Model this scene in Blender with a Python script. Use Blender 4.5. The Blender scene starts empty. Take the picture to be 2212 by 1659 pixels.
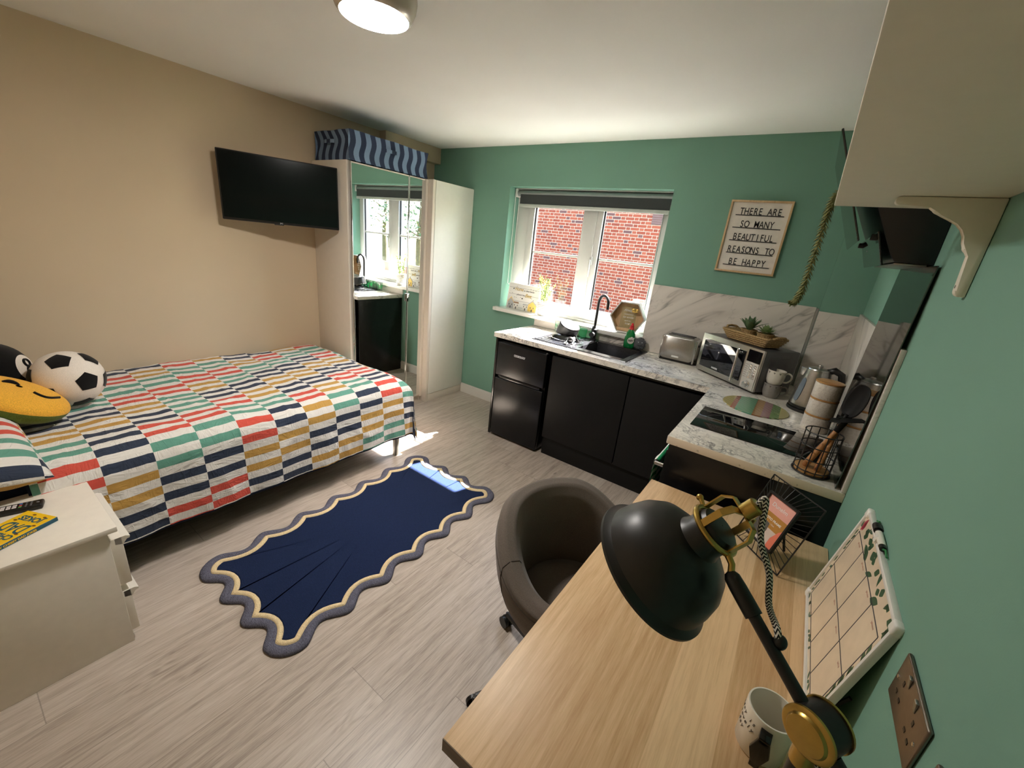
import bpy, bmesh, math, random
from mathutils import Vector, Matrix, noise
random.seed(7)
C = bpy.context.scene.collection
SC = bpy.context.scene
PI = math.pi

# ------------------------------------------------------------------ camera
cam_data = bpy.data.cameras.new('camera')
cam = bpy.data.objects.new('camera', cam_data)
C.objects.link(cam)
SC.camera = cam
cam_data.sensor_fit = 'HORIZONTAL'
cam_data.sensor_width = 36.0
cam_data.lens = 885.4912 * 36.0 / 2212.0
cam_data.clip_start = 0.02
cam_data.clip_end = 200
R_ = Vector((0.80665634, 0.58200623, 0.10283146))
U_ = Vector((-0.26973233, 0.20771681, 0.94026496))
F_ = Vector((-0.52588024, 0.78620766, -0.32454197))
cm = Matrix.Identity(4)
for i in range(3):
    cm[i][0], cm[i][1], cm[i][2] = R_[i], U_[i], -F_[i]
cm[0][3], cm[1][3], cm[2][3] = -0.29034868, -3.25521536, 1.61276225
cam.matrix_world = cm

# ------------------------------------------------------------------ colour management, world, sun
SC.view_settings.view_transform = 'Standard'
SC.view_settings.look = 'None'
SC.view_settings.gamma = 1.0
SC.view_settings.use_curve_mapping = False
SC.view_settings.exposure = 1.75
SC.cycles.use_denoising = True
SC.cycles.max_bounces = 10
SC.cycles.diffuse_bounces = 6
SC.cycles.glossy_bounces = 5
SC.cycles.transparent_max_bounces = 12
SC.cycles.sample_clamp_indirect = 25.0
SC.cycles.caustics_reflective = False
SC.cycles.caustics_refractive = False

SUN_DIR = Vector((-0.29, -1.0, -1.165)).normalized()       # the way sunlight travels
world = bpy.data.worlds.new('sky')
SC.world = world
world.use_nodes = True
wn = world.node_tree
bg = wn.nodes['Background']
sky = wn.nodes.new('ShaderNodeTexSky')
sky.sky_type = 'NISHITA'
sky.sun_disc = False
sky.sun_elevation = math.asin(-SUN_DIR.z)
sky.sun_rotation = math.atan2(-SUN_DIR.x, -SUN_DIR.y)
sky.air_density = 1.0
sky.dust_density = 2.5
sky.ozone_density = 0.6
wn.links.new(sky.outputs[0], bg.inputs[0])
bg.inputs[1].default_value = 0.9

sun_data = bpy.data.lights.new('sun', 'SUN')
sun_data.energy = 43.0
sun_data.color = (1.0, 0.97, 0.93)
sun_data.angle = 0.0093
sun = bpy.data.objects.new('sun', sun_data)
C.objects.link(sun)
sun.rotation_euler = SUN_DIR.to_track_quat('-Z', 'Y').to_euler()
sun.location = (1, 6, 9)
LAMP_STRENGTH = 68.0

# ------------------------------------------------------------------ geometry helpers
class B:
    """A bmesh with shape builders; several shapes added to one B make one mesh."""
    def __init__(s):
        s.bm = bmesh.new()
        s.uv = None
    def _tf(s, vs, M):
        if M is not None:
            bmesh.ops.transform(s.bm, matrix=M, verts=vs)
    def box(s, lo, hi, bev=0.0, seg=2, M=None):
        r = bmesh.ops.create_cube(s.bm, size=1.0)
        vs = r['verts']
        d = [hi[i] - lo[i] for i in range(3)]
        c = [(hi[i] + lo[i]) / 2 for i in range(3)]
        for v in vs:
            v.co = Vector([c[i] + v.co[i] * d[i] for i in range(3)])
        if bev > 0:
            es = set()
            for v in vs: es.update(v.link_edges)
            bev = min(bev, min(abs(x) for x in d) * .49)
            g = bmesh.ops.bevel(s.bm, geom=list(es), offset=bev, segments=seg, profile=0.5, affect='EDGES')
            vs = list({v for f in g['faces'] for v in f.verts} | {v for v in vs if v.is_valid})
        s._tf(vs, M)
        return s
    def ring(s, pts):
        return [s.bm.verts.new(p) for p in pts]
    def bridge(s, a, b, closed=True):
        n = len(a)
        for i in range(n if closed else n - 1):
            j = (i + 1) % n
            try: s.bm.faces.new((a[i], a[j], b[j], b[i]))
            except ValueError: pass
    def cap(s, a, flip=False):
        try: s.bm.faces.new(list(reversed(a)) if flip else a)
        except ValueError: pass
    def lathe(s, prof, M=None, n=32, cap0=True, cap1=True, a0=0.0):
        """profile of (r, z) around the local z axis"""
        rings = []
        for r, z in prof:
            rings.append(s.ring([(r * math.cos(a0 + 2 * PI * i / n), r * math.sin(a0 + 2 * PI * i / n), z) for i in range(n)]))
        for a, b in zip(rings, rings[1:]): s.bridge(a, b)
        if cap0: s.cap(rings[0], True)
        if cap1: s.cap(rings[-1])
        s._tf([v for r in rings for v in r], M)
        return s
    def cyl(s, p0, p1, r0, r1=None, n=20, caps=True):
        p0, p1 = Vector(p0), Vector(p1)
        d = p1 - p0
        M = Matrix.Translation(p0) @ d.to_track_quat('Z', 'Y').to_matrix().to_4x4()
        return s.lathe([(r0, 0), (r0 if r1 is None else r1, d.length)], M, n, caps, caps)
    def tube(s, pts, r, n=10, closed=False, caps=True, uv=False):
        pts = [Vector(p) for p in pts]
        m = len(pts)
        rs = r if isinstance(r, (list, tuple)) else [r] * m
        prev = None
        rings = []
        L = [0.0]
        for i in range(m):
            if closed: t = pts[(i + 1) % m] - pts[i - 1]
            else: t = pts[min(i + 1, m - 1)] - pts[max(i - 1, 0)]
            t.normalize()
            if prev is None:
                prev = t.orthogonal().normalized()
            prev = (prev - t * prev.dot(t)).normalized()
            bn = t.cross(prev)
            rings.append(s.ring([pts[i] + rs[i] * (prev * math.cos(2 * PI * k / n) + bn * math.sin(2 * PI * k / n)) for k in range(n)]))
            if i: L.append(L[-1] + (pts[i] - pts[i - 1]).length)
        if uv and s.uv is None: s.uv = s.bm.loops.layers.uv.new('UVMap')
        prs = list(zip(range(m - 1), range(1, m)))
        if closed: prs.append((m - 1, 0))
        for i, j in prs:
            a, b = rings[i], rings[j]
            for k in range(n):
                q = (k + 1) % n
                f = s.bm.faces.new((a[k], a[q], b[q], b[k]))
                if uv:
                    for lp, (uu, vv) in zip(f.loops, ((k / n, L[i]), ((k + 1) / n, L[i]), ((k + 1) / n, L[j]), (k / n, L[j]))):
                        lp[s.uv].uv = (uu, vv)
        if caps and not closed:
            s.cap(rings[0], True); s.cap(rings[-1])
        return s
    def prism(s, poly, h0, h1, M=None, bev=0.0, seg=2):
        """polygon in local xy, pulled from z=h0 to z=h1"""
        a = s.ring([(x, y, h0) for x, y in poly])
        b = s.ring([(x, y, h1) for x, y in poly])
        n0 = len(s.bm.faces)
        s.bridge(a, b); s.cap(a, True); s.cap(b)
        vs = a + b
        if bev > 0:
            es = list({e for v in vs for e in v.link_edges})
            g = bmesh.ops.bevel(s.bm, geom=es, offset=bev, segments=seg, profile=0.5, affect='EDGES')
            vs = list({v for f in g['faces'] for v in f.verts} | {v for v in vs if v.is_valid})
        s._tf(vs, M)
        return s
    def grid(s, fn, nu, nv, uvfn=None, closeu=False, closev=False):
        V = [[s.bm.verts.new(fn(i / nu, j / nv)) for j in range(nv + (0 if closev else 1))] for i in range(nu + (0 if closeu else 1))]
        if uvfn and s.uv is None: s.uv = s.bm.loops.layers.uv.new('UVMap')
        for i in range(nu):
            for j in range(nv):
                i2, j2 = (i + 1) % len(V), (j + 1) % len(V[0])
                f = s.bm.faces.new((V[i][j], V[i2][j], V[i2][j2], V[i][j2]))
                if uvfn:
                    for lp, (a, b) in zip(f.loops, ((i, j), (i + 1, j), (i + 1, j + 1), (i, j + 1))):
                        lp[s.uv].uv = uvfn(a / nu, b / nv)
        return s
    def sphere(s, c, r, n=24, m=14, M=None):
        g = bmesh.ops.create_uvsphere(s.bm, u_segments=n, v_segments=m, radius=1.0)
        rr = r if isinstance(r, (list, tuple)) else (r, r, r)
        for v in g['verts']:
            v.co = Vector((v.co.x * rr[0], v.co.y * rr[1], v.co.z * rr[2]))
        if M is not None: s._tf(g['verts'], M)
        for v in g['verts']: v.co += Vector(c)
        return s
    def face(s, pts):
        s.cap(s.ring(pts)); return s
    def mesh(s, name, inv=None, smooth=35):
        if inv is not None: bmesh.ops.transform(s.bm, matrix=inv, verts=s.bm.verts)
        bmesh.ops.recalc_face_normals(s.bm, faces=s.bm.faces)
        me = bpy.data.meshes.new(name)
        s.bm.to_mesh(me); s.bm.free()
        if smooth:
            me.shade_smooth()
            me.set_sharp_from_angle(angle=math.radians(smooth))
        return me

INV = {}     # object name -> inverse world matrix, so that children can be built in world coordinates
def Rz(a): return Matrix.Rotation(a, 4, 'Z')
def T(x, y, z): return Matrix.Translation((x, y, z))
def basis(o, x, y, z):
    M = Matrix.Identity(4)
    for i in range(3):
        M[i][0], M[i][1], M[i][2], M[i][3] = x[i], y[i], z[i], o[i]
    return M

def props(o, label=None, cat=None, group=None, kind=None):
    if label: o['label'] = label
    if cat: o['category'] = cat
    if group: o['group'] = group
    if kind: o['kind'] = kind
    return o
def thing(name, label, cat, loc=(0, 0, 0), rotz=0.0, group=None, M=None):
    """An Empty at the base of a thing; its parts are built in world coordinates, or local ones when M is True."""
    o = bpy.data.objects.new(name, None)
    C.objects.link(o)
    o.location = loc
    o.rotation_euler = (0, 0, rotz)
    o.empty_display_size = 0.05
    INV[o.name] = None if M else (T(*loc) @ Rz(rotz)).inverted()
    return props(o, label, cat, group)
def part(name, b, mat, parent, smooth=35, label=None, kind=None):
    me = b.mesh(name, INV[parent.name], smooth)
    o = bpy.data.objects.new(name, me)
    C.objects.link(o)
    o.parent = parent
    INV[o.name] = INV[parent.name]
    for m in (mat if isinstance(mat, (list, tuple)) else [mat]): me.materials.append(m)
    return props(o, label, kind=kind)
def solo(name, b, mat, label, cat, loc=(0, 0, 0), group=None, kind=None, smooth=35):
    """A thing that is one mesh, its origin at loc."""
    me = b.mesh(name, T(*loc).inverted(), smooth)
    o = bpy.data.objects.new(name, me)
    C.objects.link(o)
    o.location = loc
    INV[o.name] = T(*loc).inverted()
    for m in (mat if isinstance(mat, (list, tuple)) else [mat]): me.materials.append(m)
    return props(o, label, cat, group, kind)
def struct(name, b, mat, label=None, parent=None, smooth=35):
    if parent: return part(name, b, mat, parent, smooth)
    o = solo(name, b, mat, label, None, kind='structure', smooth=smooth)
    return o
def copy_tree(o, parent=None):
    c = o.copy(); C.objects.link(c)
    if parent: c.parent = parent
    INV[c.name] = INV.get(o.name)
    for ch in list(o.children): copy_tree(ch, c)
    return c

_glyph = {}
def glyph_mesh(s, size, extrude, align, shear, space, bold):
    key = (s, size, extrude, align, shear, space, bold)
    if key not in _glyph:
        cu = bpy.data.curves.new('lettering', 'FONT')
        cu.body = s; cu.size = size; cu.extrude = extrude
        cu.align_x = align; cu.shear = shear; cu.space_character = space
        cu.offset = bold
        cu.resolution_u = 4
        ob = bpy.data.objects.new('lettering', cu)
        C.objects.link(ob)
        dg = bpy.context.evaluated_depsgraph_get()
        me = bpy.data.meshes.new_from_object(ob.evaluated_get(dg))
        bpy.data.objects.remove(ob); bpy.data.curves.remove(cu)
        _glyph[key] = me
    return _glyph[key]
def text(name, s, size, M, mat, parent, extrude=0.0004, align='LEFT', shear=0.0, space=1.0, bold=0.0, width=None):
    me = glyph_mesh(s, size, extrude, align, shear, space, bold).copy()
    if width:
        xs = [v.co.x for v in me.vertices]
        k = width / max(1e-6, max(xs) - min(xs))
        me.transform(Matrix.Diagonal((k, 1, 1, 1)))
    inv = INV[parent.name]
    me.transform((inv @ M) if inv is not None else M)
    me.name = name
    me.materials.clear(); me.materials.append(mat)
    o = bpy.data.objects.new(name, me)
    C.objects.link(o); o.parent = parent
    INV[o.name] = inv
    return o

# ------------------------------------------------------------------ materials
def srgb(r, g, b):
    f = lambda c: (c / 12.92) if c <= 0.04045 else ((c + 0.055) / 1.055) ** 2.4
    return tuple(f(c / 255.0) for c in (r, g, b)) + (1.0,)
class NT:
    """Small wrapper for writing node trees."""
    def __init__(s, name, rough=0.5, metal=0.0, spec=0.5):
        s.m = bpy.data.materials.new(name); s.m.use_nodes = True
        s.t = s.m.node_tree
        s.p = s.t.nodes['Principled BSDF']
        s.p.inputs['Roughness'].default_value = rough
        s.p.inputs['Metallic'].default_value = metal
        s.p.inputs['Specular IOR Level'].default_value = spec
    def n(s, typ, **kw):
        nd = s.t.nodes.new('ShaderNode' + typ)
        for k, v in kw.items(): setattr(nd, k, v)
        return nd
    def l(s, a, b): s.t.links.new(a, b)
    def put(s, sock, v):
        if hasattr(v, 'links'): s.l(v, sock)
        else: sock.default_value = v
    def math(s, op, a, b=None, c=None):
        nd = s.n('Math', operation=op)
        for i, v in enumerate((a, b, c)):
            if v is not None: s.put(nd.inputs[i], v)
        return nd.outputs[0]
    def coord(s, kind='Object'): return s.n('TexCoord').outputs[kind]
    def mapping(s, vec, scale=(1, 1, 1), rot=(0, 0, 0), loc=(0, 0, 0)):
        nd = s.n('Mapping')
        s.l(vec, nd.inputs[0])
        nd.inputs['Scale'].default_value = scale
        nd.inputs['Rotation'].default_value = rot
        nd.inputs['Location'].default_value = loc
        return nd.outputs[0]
    def xyz(s, vec):
        nd = s.n('SeparateXYZ'); s.l(vec, nd.inputs[0]); return nd.outputs
    def comb(s, x, y, z=0.0):
        nd = s.n('CombineXYZ')
        for i, v in enumerate((x, y, z)): s.put(nd.inputs[i], v)
        return nd.outputs[0]
    def noise(s, vec, scale, detail=3, rough=0.5, dist=0.0):
        nd = s.n('TexNoise')
        if vec is not None: s.l(vec, nd.inputs['Vector'])
        nd.inputs['Scale'].default_value = scale; nd.inputs['Detail'].default_value = detail
        nd.inputs['Roughness'].default_value = rough; nd.inputs['Distortion'].default_value = dist
        return nd.outputs[0]
    def white(s, vec):
        nd = s.n('TexWhiteNoise'); nd.noise_dimensions = '3D'; s.l(vec, nd.inputs['Vector']); return nd.outputs['Value']
    def ramp(s, fac, stops, interp='LINEAR'):
        nd = s.n('ValToRGB'); nd.color_ramp.interpolation = interp
        cr = nd.color_ramp
        while len(cr.elements) < len(stops): cr.elements.new(0.5)
        for e, (p, c) in zip(cr.elements, stops):
            e.position = p; e.color = c if len(c) == 4 else tuple(c) + (1,)
        s.put(nd.inputs[0], fac)
        return nd.outputs[0]
    def mix(s, fac, a, b, blend='MIX'):
        nd = s.n('Mix'); nd.data_type = 'RGBA'; nd.blend_type = blend
        s.put(nd.inputs[0], fac); s.put(nd.inputs[6], a); s.put(nd.inputs[7], b)
        return nd.outputs[2]
    def bump(s, h, strength=0.3, dist=0.002):
        nd = s.n('Bump'); nd.inputs['Strength'].default_value = strength; nd.inputs['Distance'].default_value = dist
        s.l(h, nd.inputs['Height']); s.l(nd.outputs[0], s.p.inputs['Normal'])
    def col(s, v): s.put(s.p.inputs['Base Color'], v); return s

def plain(name, rgb, rough=0.5, metal=0.0, spec=0.5, var=0.04, scale=30, bump=0.0, bdist=0.001):
    """One colour with a little procedural mottling."""
    m = NT(name, rough, metal, spec)
    c = srgb(*rgb)
    nz = m.noise(m.coord(), scale, 3)
    lo = tuple(max(0, x * (1 - var)) for x in c[:3]) + (1,)
    hi = tuple(min(1, x * (1 + var)) for x in c[:3]) + (1,)
    m.col(m.ramp(nz, [(0.3, lo), (0.7, hi)]))
    if bump: m.bump(nz, bump, bdist)
    return m.m
def fabric(name, rgb, var=0.18, scale=900, bump=0.4, rough=0.95):
    m = NT(name, rough, 0, 0.2)
    c = srgb(*rgb)
    nz = m.noise(m.coord(), scale, 2)
    lo = tuple(x * (1 - var) for x in c[:3]) + (1,); hi = tuple(min(1, x * (1 + var)) for x in c[:3]) + (1,)
    m.col(m.ramp(nz, [(0.3, lo), (0.7, hi)]))
    m.bump(nz, bump, 0.0015)
    m.p.inputs['Sheen Weight'].default_value = 0.15
    return m.m
def glassy(name, tint=(1, 1, 1), refl=0.07):
    """Clear pane: mostly see-through, a little mirror."""
    m = bpy.data.materials.new(name); m.use_nodes = True
    t = m.node_tree; t.nodes.clear()
    out = t.nodes.new('ShaderNodeOutputMaterial'); mx = t.nodes.new('ShaderNodeMixShader')
    tr = t.nodes.new('ShaderNodeBsdfTransparent'); gl = t.nodes.new('ShaderNodeBsdfGlossy')
    fr = t.nodes.new('ShaderNodeFresnel'); fr.inputs[0].default_value = 0.95
    mt = t.nodes.new('ShaderNodeMath'); mt.operation = 'MULTIPLY_ADD'
    mt.inputs[1].default_value = 0.9; mt.inputs[2].default_value = refl * 0.4
    tr.inputs[0].default_value = tuple(tint) + (1,)
    gl.inputs['Roughness'].default_value = 0.02
    t.links.new(fr.outputs[0], mt.inputs[0]); t.links.new(mt.outputs[0], mx.inputs[0])
    t.links.new(tr.outputs[0], mx.inputs[1]); t.links.new(gl.outputs[0], mx.inputs[2])
    t.links.new(mx.outputs[0], out.inputs[0])
    return m

def wall_paint(name, rgb):
    m = NT(name, 0.75, 0, 0.3)
    nz = m.noise(m.coord(), 260, 3)
    big = m.noise(m.coord(), 1.4, 2)
    c = srgb(*rgb)
    m.col(m.ramp(big, [(0.3, tuple(x * .97 for x in c[:3]) + (1,)), (0.7, tuple(min(1, x * 1.03) for x in c[:3]) + (1,))]))
    m.bump(nz, 0.12, 0.001)
    return m.m
BEIGE = wall_paint('beige_paint', (203, 184, 156))
GREEN = wall_paint('sage_green_paint', (117, 159, 142))
CEIL = wall_paint('white_ceiling_paint', (240, 240, 235))
WHITE_GLOSS = plain('white_gloss_paint', (216, 215, 209), 0.3, var=0.015)
UPVC = plain('white_upvc', (206, 207, 203), 0.28, var=0.01)
GASKET = plain('black_rubber', (28, 28, 30), 0.6)
BLACK_MATT = plain('black_matt_board', (22, 22, 22), 0.5, spec=0.2, var=0.08)
BLACK_GLOSS = plain('black_gloss_board', (10, 10, 11), 0.2, var=0.05)
FRIDGE_BLACK = plain('black_fridge_enamel', (13, 14, 17), 0.26, spec=0.35, var=0.05, bump=0.04, scale=300)
BLACK_METAL = plain('black_painted_metal', (20, 19, 19), 0.38, spec=0.5, var=0.06)
BLACK_PLASTIC = plain('black_plastic', (18, 18, 18), 0.35, var=0.05)
CHROME = plain('polished_chrome', (205, 205, 205), 0.08, 1.0, var=0.02)
STEEL = plain('brushed_steel', (176, 174, 170), 0.3, 1.0, var=0.05, scale=120)
DARK_STEEL = plain('grey_painted_steel', (98, 99, 100), 0.4, 0.6, var=0.04)
BRASS = plain('brushed_brass', (190, 160, 88), 0.28, 1.0, var=0.06, scale=90)
WHITE_BOARD = plain('white_melamine', (226, 221, 211), 0.4, var=0.02)
WARM_WHITE = plain('white_wood_board', (231, 224, 212), 0.45, var=0.025)
CERAMIC = plain('white_glazed_ceramic', (226, 220, 208), 0.18, var=0.02)
GREY_CERAMIC = plain('grey_glazed_ceramic', (142, 137, 132), 0.2, var=0.06)
INK = plain('black_ink', (22, 22, 24), 0.7)
WHITE_INK = plain('white_print', (232, 232, 232), 0.5)
GOLD_INK = plain('gold_print', (176, 148, 62), 0.5)

def wood(name, light, dark, axis='Y', stave=0.0, scale=1.0, rough=0.42):
    m = NT(name, rough, 0, 0.4)
    v = m.coord()
    sc = {'X': (1.2, 26, 26), 'Y': (26, 1.2, 26), 'Z': (26, 26, 1.2)}[axis]
    g = m.noise(m.mapping(v, tuple(x * scale for x in sc)), 3.0, 6, 0.62, 0.3)
    fine = m.noise(m.mapping(v, tuple(x * scale * 5 for x in sc)), 3.0, 3, 0.6)
    f = m.math('MULTIPLY_ADD', fine, 0.35, m.math('MULTIPLY', g, 0.75))
    if stave:
        x, y, z = m.xyz(v)
        a = {'X': y, 'Y': x, 'Z': x}[axis]
        st = m.math('FLOOR', m.math('DIVIDE', a, stave))
        w = m.white(m.comb(st, 3.1, 0.0))
        f = m.math('ADD', f, m.math('MULTIPLY_ADD', w, 0.3, -0.15))
    m.col(m.ramp(f, [(0.3, srgb(*dark)), (0.72, srgb(*light))]))
    m.bump(fine, 0.06, 0.0006)
    return m.m
OAK = wood('oak_veneer', (228, 196, 154), (190, 152, 108), 'Y', 0.11)
OAK_EDGE = wood('oak_edge_band', (110, 90, 62), (84, 66, 44), 'X')
PALE_WOOD = wood('pale_ash_wood', (222, 190, 150), (192, 158, 116), 'Z', 0, 1.5)
BAMBOO = wood('bamboo', (196, 150, 94), (160, 112, 62), 'X', 0, 2)
HANDLE_WOOD = wood('acacia_wood', (196, 140, 88), (140, 92, 52), 'Z', 0, 2.5)

def floor_mat():
    m = NT('grey_oak_laminate', 0.36, 0, 0.4)
    x, y, z = m.xyz(m.coord())
    row = m.math('FLOOR', m.math('DIVIDE', x, 0.19))
    off = m.math('MULTIPLY', m.white(m.comb(row, 7.7, 0.0)), 1.29)
    yy = m.math('DIVIDE', m.math('ADD', y, off), 1.29)
    brd = m.math('FLOOR', yy)
    tone = m.white(m.comb(row, brd, 1.3))
    fx = m.math('FRACT', m.math('DIVIDE', x, 0.19)); fy = m.math('FRACT', yy)
    jx = m.math('LESS_THAN', m.math('MINIMUM', fx, m.math('SUBTRACT', 1.0, fx)), 0.006)
    jy = m.math('LESS_THAN', m.math('MINIMUM', fy, m.math('SUBTRACT', 1.0, fy)), 0.0012)
    joint = m.math('MAXIMUM', jx, jy)
    sh = m.comb(m.math('ADD', x, m.math('MULTIPLY', tone, 13.0)), m.math('ADD', y, m.math('MULTIPLY', tone, 31.0)), 0.0)
    g = m.noise(m.mapping(sh, (16, 1.1, 1)), 2.6, 6, 0.65, 0.5)
    fine = m.noise(m.mapping(sh, (90, 4, 1)), 3.0, 3, 0.6)
    # cathedral figure: rings stretched along the board, only in patches
    ring = m.math('SINE', m.math('MULTIPLY', m.noise(m.mapping(sh, (7.5, 1.5, 1)), 1.6, 1, 0.4, 0.2), 95.0))
    patch = m.ramp(m.noise(m.mapping(sh, (3, 1.2, 1)), 1.7, 1), [(0.60, (0, 0, 0, 1)), (0.70, (1, 1, 1, 1))])
    f = m.math('MULTIPLY_ADD', fine, 0.42, m.math('MULTIPLY', g, 0.62))
    f = m.math('ADD', f, m.math('MULTIPLY_ADD', tone, 0.12, -0.06))
    f = m.math('ADD', f, m.math('MULTIPLY', m.math('MULTIPLY', ring, patch), 0.05))
    knot = m.ramp(m.noise(m.mapping(sh, (18, 7, 1)), 1.0, 1), [(0.77, (0, 0, 0, 1)), (0.84, (1, 1, 1, 1))])
    c = m.ramp(f, [(0.28, srgb(134, 120, 108)), (0.5, srgb(180, 167, 154)), (0.75, srgb(208, 198, 186))])
    c = m.mix(m.math('MULTIPLY', knot, 0.6), c, srgb(92, 78, 66))
    c = m.mix(m.math('MULTIPLY', joint, 0.45), c, srgb(104, 94, 85))
    m.col(c)
    m.bump(m.math('SUBTRACT', fine, joint), 0.08, 0.0006)
    return m.m
FLOOR = floor_mat()

def veins(m, vec, scale, detail, width, dist=1.2):
    n = m.noise(vec, scale, detail, 0.6, dist)
    r = m.math('ABSOLUTE', m.math('SUBTRACT', n, 0.5))
    return m.ramp(r, [(0.0, (1, 1, 1, 1)), (width, (0, 0, 0, 1))])
def worktop_mat():
    m = NT('marble_laminate', 0.22, 0, 0.45)
    v = m.coord()
    a = veins(m, m.mapping(v, (1, 1, 1), (0, 0, 0.6)), 7.0, 7, 0.042, 1.6)
    b = veins(m, m.mapping(v, (1, 1.3, 1), (0, 0, -0.4), (3, 1, 0)), 15.0, 6, 0.045, 1.0)
    mask = m.ramp(m.noise(v, 5.0, 3), [(0.42, (0, 0, 0, 1)), (0.62, (1, 1, 1, 1))])
    f = m.math('MAXIMUM', a, m.math('MULTIPLY', b, 0.55))
    f = m.math('MULTIPLY', f, m.math('MULTIPLY_ADD', mask, 0.8, 0.2))
    base = m.ramp(m.noise(v, 4.0, 5), [(0.35, srgb(214, 208, 196)), (0.65, srgb(236, 231, 221))])
    m.col(m.mix(m.math('MULTIPLY', f, 0.92), base, srgb(92, 88, 88)))
    return m.m
WORKTOP = worktop_mat()
EDGE_BAND = NT('cream_edge_band', 0.4)
_sp = EDGE_BAND.ramp(EDGE_BAND.noise(EDGE_BAND.coord(), 45, 1), [(0.72, (0, 0, 0, 1)), (0.76, (1, 1, 1, 1))])
EDGE_BAND.col(EDGE_BAND.mix(EDGE_BAND.math('MULTIPLY', _sp, 0.6), srgb(220, 205, 184), srgb(150, 132, 112)))
EDGE_BAND = EDGE_BAND.m
def splash_mat():
    m = NT('white_veined_panel', 0.3, 0, 0.45)
    v = m.coord()
    x, y, z = m.xyz(v)
    u = m.math('ADD', x, y)                         # runs on round the corner
    w = m.comb(u, z, 0.0)
    rot = m.mapping(w, (1, 1, 1), (0, 0, -0.62), (0.35, 0.1, 0))
    w1 = m.mapping(rot, (0.55, 2.3, 1))
    a = veins(m, w1, 1.25, 4, 0.016, 0.35)
    a2 = veins(m, m.mapping(rot, (0.8, 3.0, 1), (0, 0, 0.2), (2.2, 0.7, 0)), 1.6, 5, 0.006, 0.5)
    soft = veins(m, w1, 1.25, 3, 0.06, 0.35)
    gate = m.ramp(m.noise(m.mapping(rot, (1, 1, 1), (0, 0, 0), (5, 3, 0)), 3.0, 1), [(0.46, (0.06, 0.06, 0.06, 1)), (0.60, (1, 1, 1, 1))])
    a = m.math('MULTIPLY', a, gate)
    base = m.mix(m.math('MULTIPLY', soft, 0.22), srgb(218, 212, 204), srgb(150, 144, 138))
    f = m.math('MAXIMUM', a, m.math('MULTIPLY', a2, 0.28))
    m.col(m.mix(m.math('MULTIPLY', f, 0.85), base, srgb(98, 93, 90)))
    return m.m
SPLASH = splash_mat()

def brick_mat():
    """Flemish bond: stretcher and header by turns."""
    m = NT('red_brickwork', 0.9, 0, 0.2)
    x, y, z = m.xyz(m.coord())
    rw = m.math('DIVIDE', z, 0.075)
    row = m.math('FLOOR', rw); fz = m.math('FRACT', rw)
    u = m.math('DIVIDE', m.math('ADD', x, m.math('MULTIPLY', m.math('MODULO', m.math('ADD', row, 400.0), 2.0), 0.16875)), 0.3375)
    k = m.math('FLOOR', u); fu = m.math('MULTIPLY', m.math('FRACT', u), 0.3375)
    hdr = m.math('GREATER_THAN', fu, 0.225)
    bid = m.comb(m.math('ADD', m.math('MULTIPLY', k, 2.0), hdr), row, 0.5)
    w = m.white(bid)
    m1 = m.math('LESS_THAN', fu, 0.012)
    m2 = m.math('LESS_THAN', m.math('ABSOLUTE', m.math('SUBTRACT', fu, 0.231)), 0.006)
    m3 = m.math('LESS_THAN', fz, 0.16)
    mort = m.math('MAXIMUM', m1, m.math('MAXIMUM', m2, m3))
    nz = m.noise(m.coord(), 14, 3)
    c = m.ramp(w, [(0.0, srgb(112, 46, 30)), (0.35, srgb(126, 54, 35)), (0.7, srgb(134, 64, 42)), (0.88, srgb(118, 54, 38)), (0.93, srgb(76, 52, 50))])
    c = m.mix(m.math('MULTIPLY', nz, 0.3), c, srgb(140, 84, 60))
    m.col(m.mix(mort, c, srgb(164, 140, 116)))
    m.bump(m.math('SUBTRACT', 1.0, mort), 0.5, 0.006)
    return m.m
BRICK = brick_mat()
MIRROR = bpy.data.materials.new('silvered_mirror'); MIRROR.use_nodes = True
_p = MIRROR.node_tree.nodes['Principled BSDF']
_p.inputs['Base Color'].default_value = (0.86, 0.89, 0.87, 1); _p.inputs['Metallic'].default_value = 1; _p.inputs['Roughness'].default_value = 0.0
PANE = glassy('clear_window_glass')
CLEAR = glassy('clear_drinking_glass', (0.93, 0.98, 0.95), 0.15)
# ================================================================== THE SETTING
XL, YN, H = -3.69, -3.62, 2.41
WX0, WX1, WZ0, WZ1 = -2.715, -1.267, 1.01, 2.087          # window opening
struct('floor', B().box((XL - .2, YN - .2, -.12), (.2, .35, 0)), FLOOR, 'grey oak laminate planks running towards the window wall')
struct('ceiling', B().box((XL - .2, YN - .2, H), (.2, .35, H + .12)), CEIL, 'plain white painted ceiling')
b = B()
b.box((XL - .2, 0, 0), (WX0, .3, H)); b.box((WX1, 0, 0), (-.213, .3, H))
b.box((WX0, 0, 0), (WX1, .3, WZ0 - .035)); b.box((WX0, 0, WZ1), (WX1, .3, H)); b.box((-.213, -.04, 0), (.2, .3, H))
struct('wall_back', b, GREEN, 'green painted wall with the window and the marble splashback')
struct('wall_right', B().box((0, YN - .2, 0), (.2, .3, H)), GREEN, 'green painted wall beside the desk')
struct('wall_left', B().box((XL - .2, YN - .2, 0), (XL, .3, H)), BEIGE, 'beige painted wall behind the bed')
struct('wall_near', B().box((XL - .2, YN - .2, 0), (.2, YN, H)), BEIGE, 'beige painted wall at the head of the bed')
struct('trim_1', B().box((XL, -.665, 2.27), (-3.605, 0, H), .003), BEIGE, 'beige boxed-in pipe along the ceiling above the wardrobe')
b = B().box((-3.137, -.018, 0), (-2.278, 0, .085)); b.box((-3.137, -.013, .08), (-2.278, 0, .1), .004)
struct('baseboard_back', b, WHITE_GLOSS, 'white skirting board between the wardrobe and the fridge')
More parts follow.
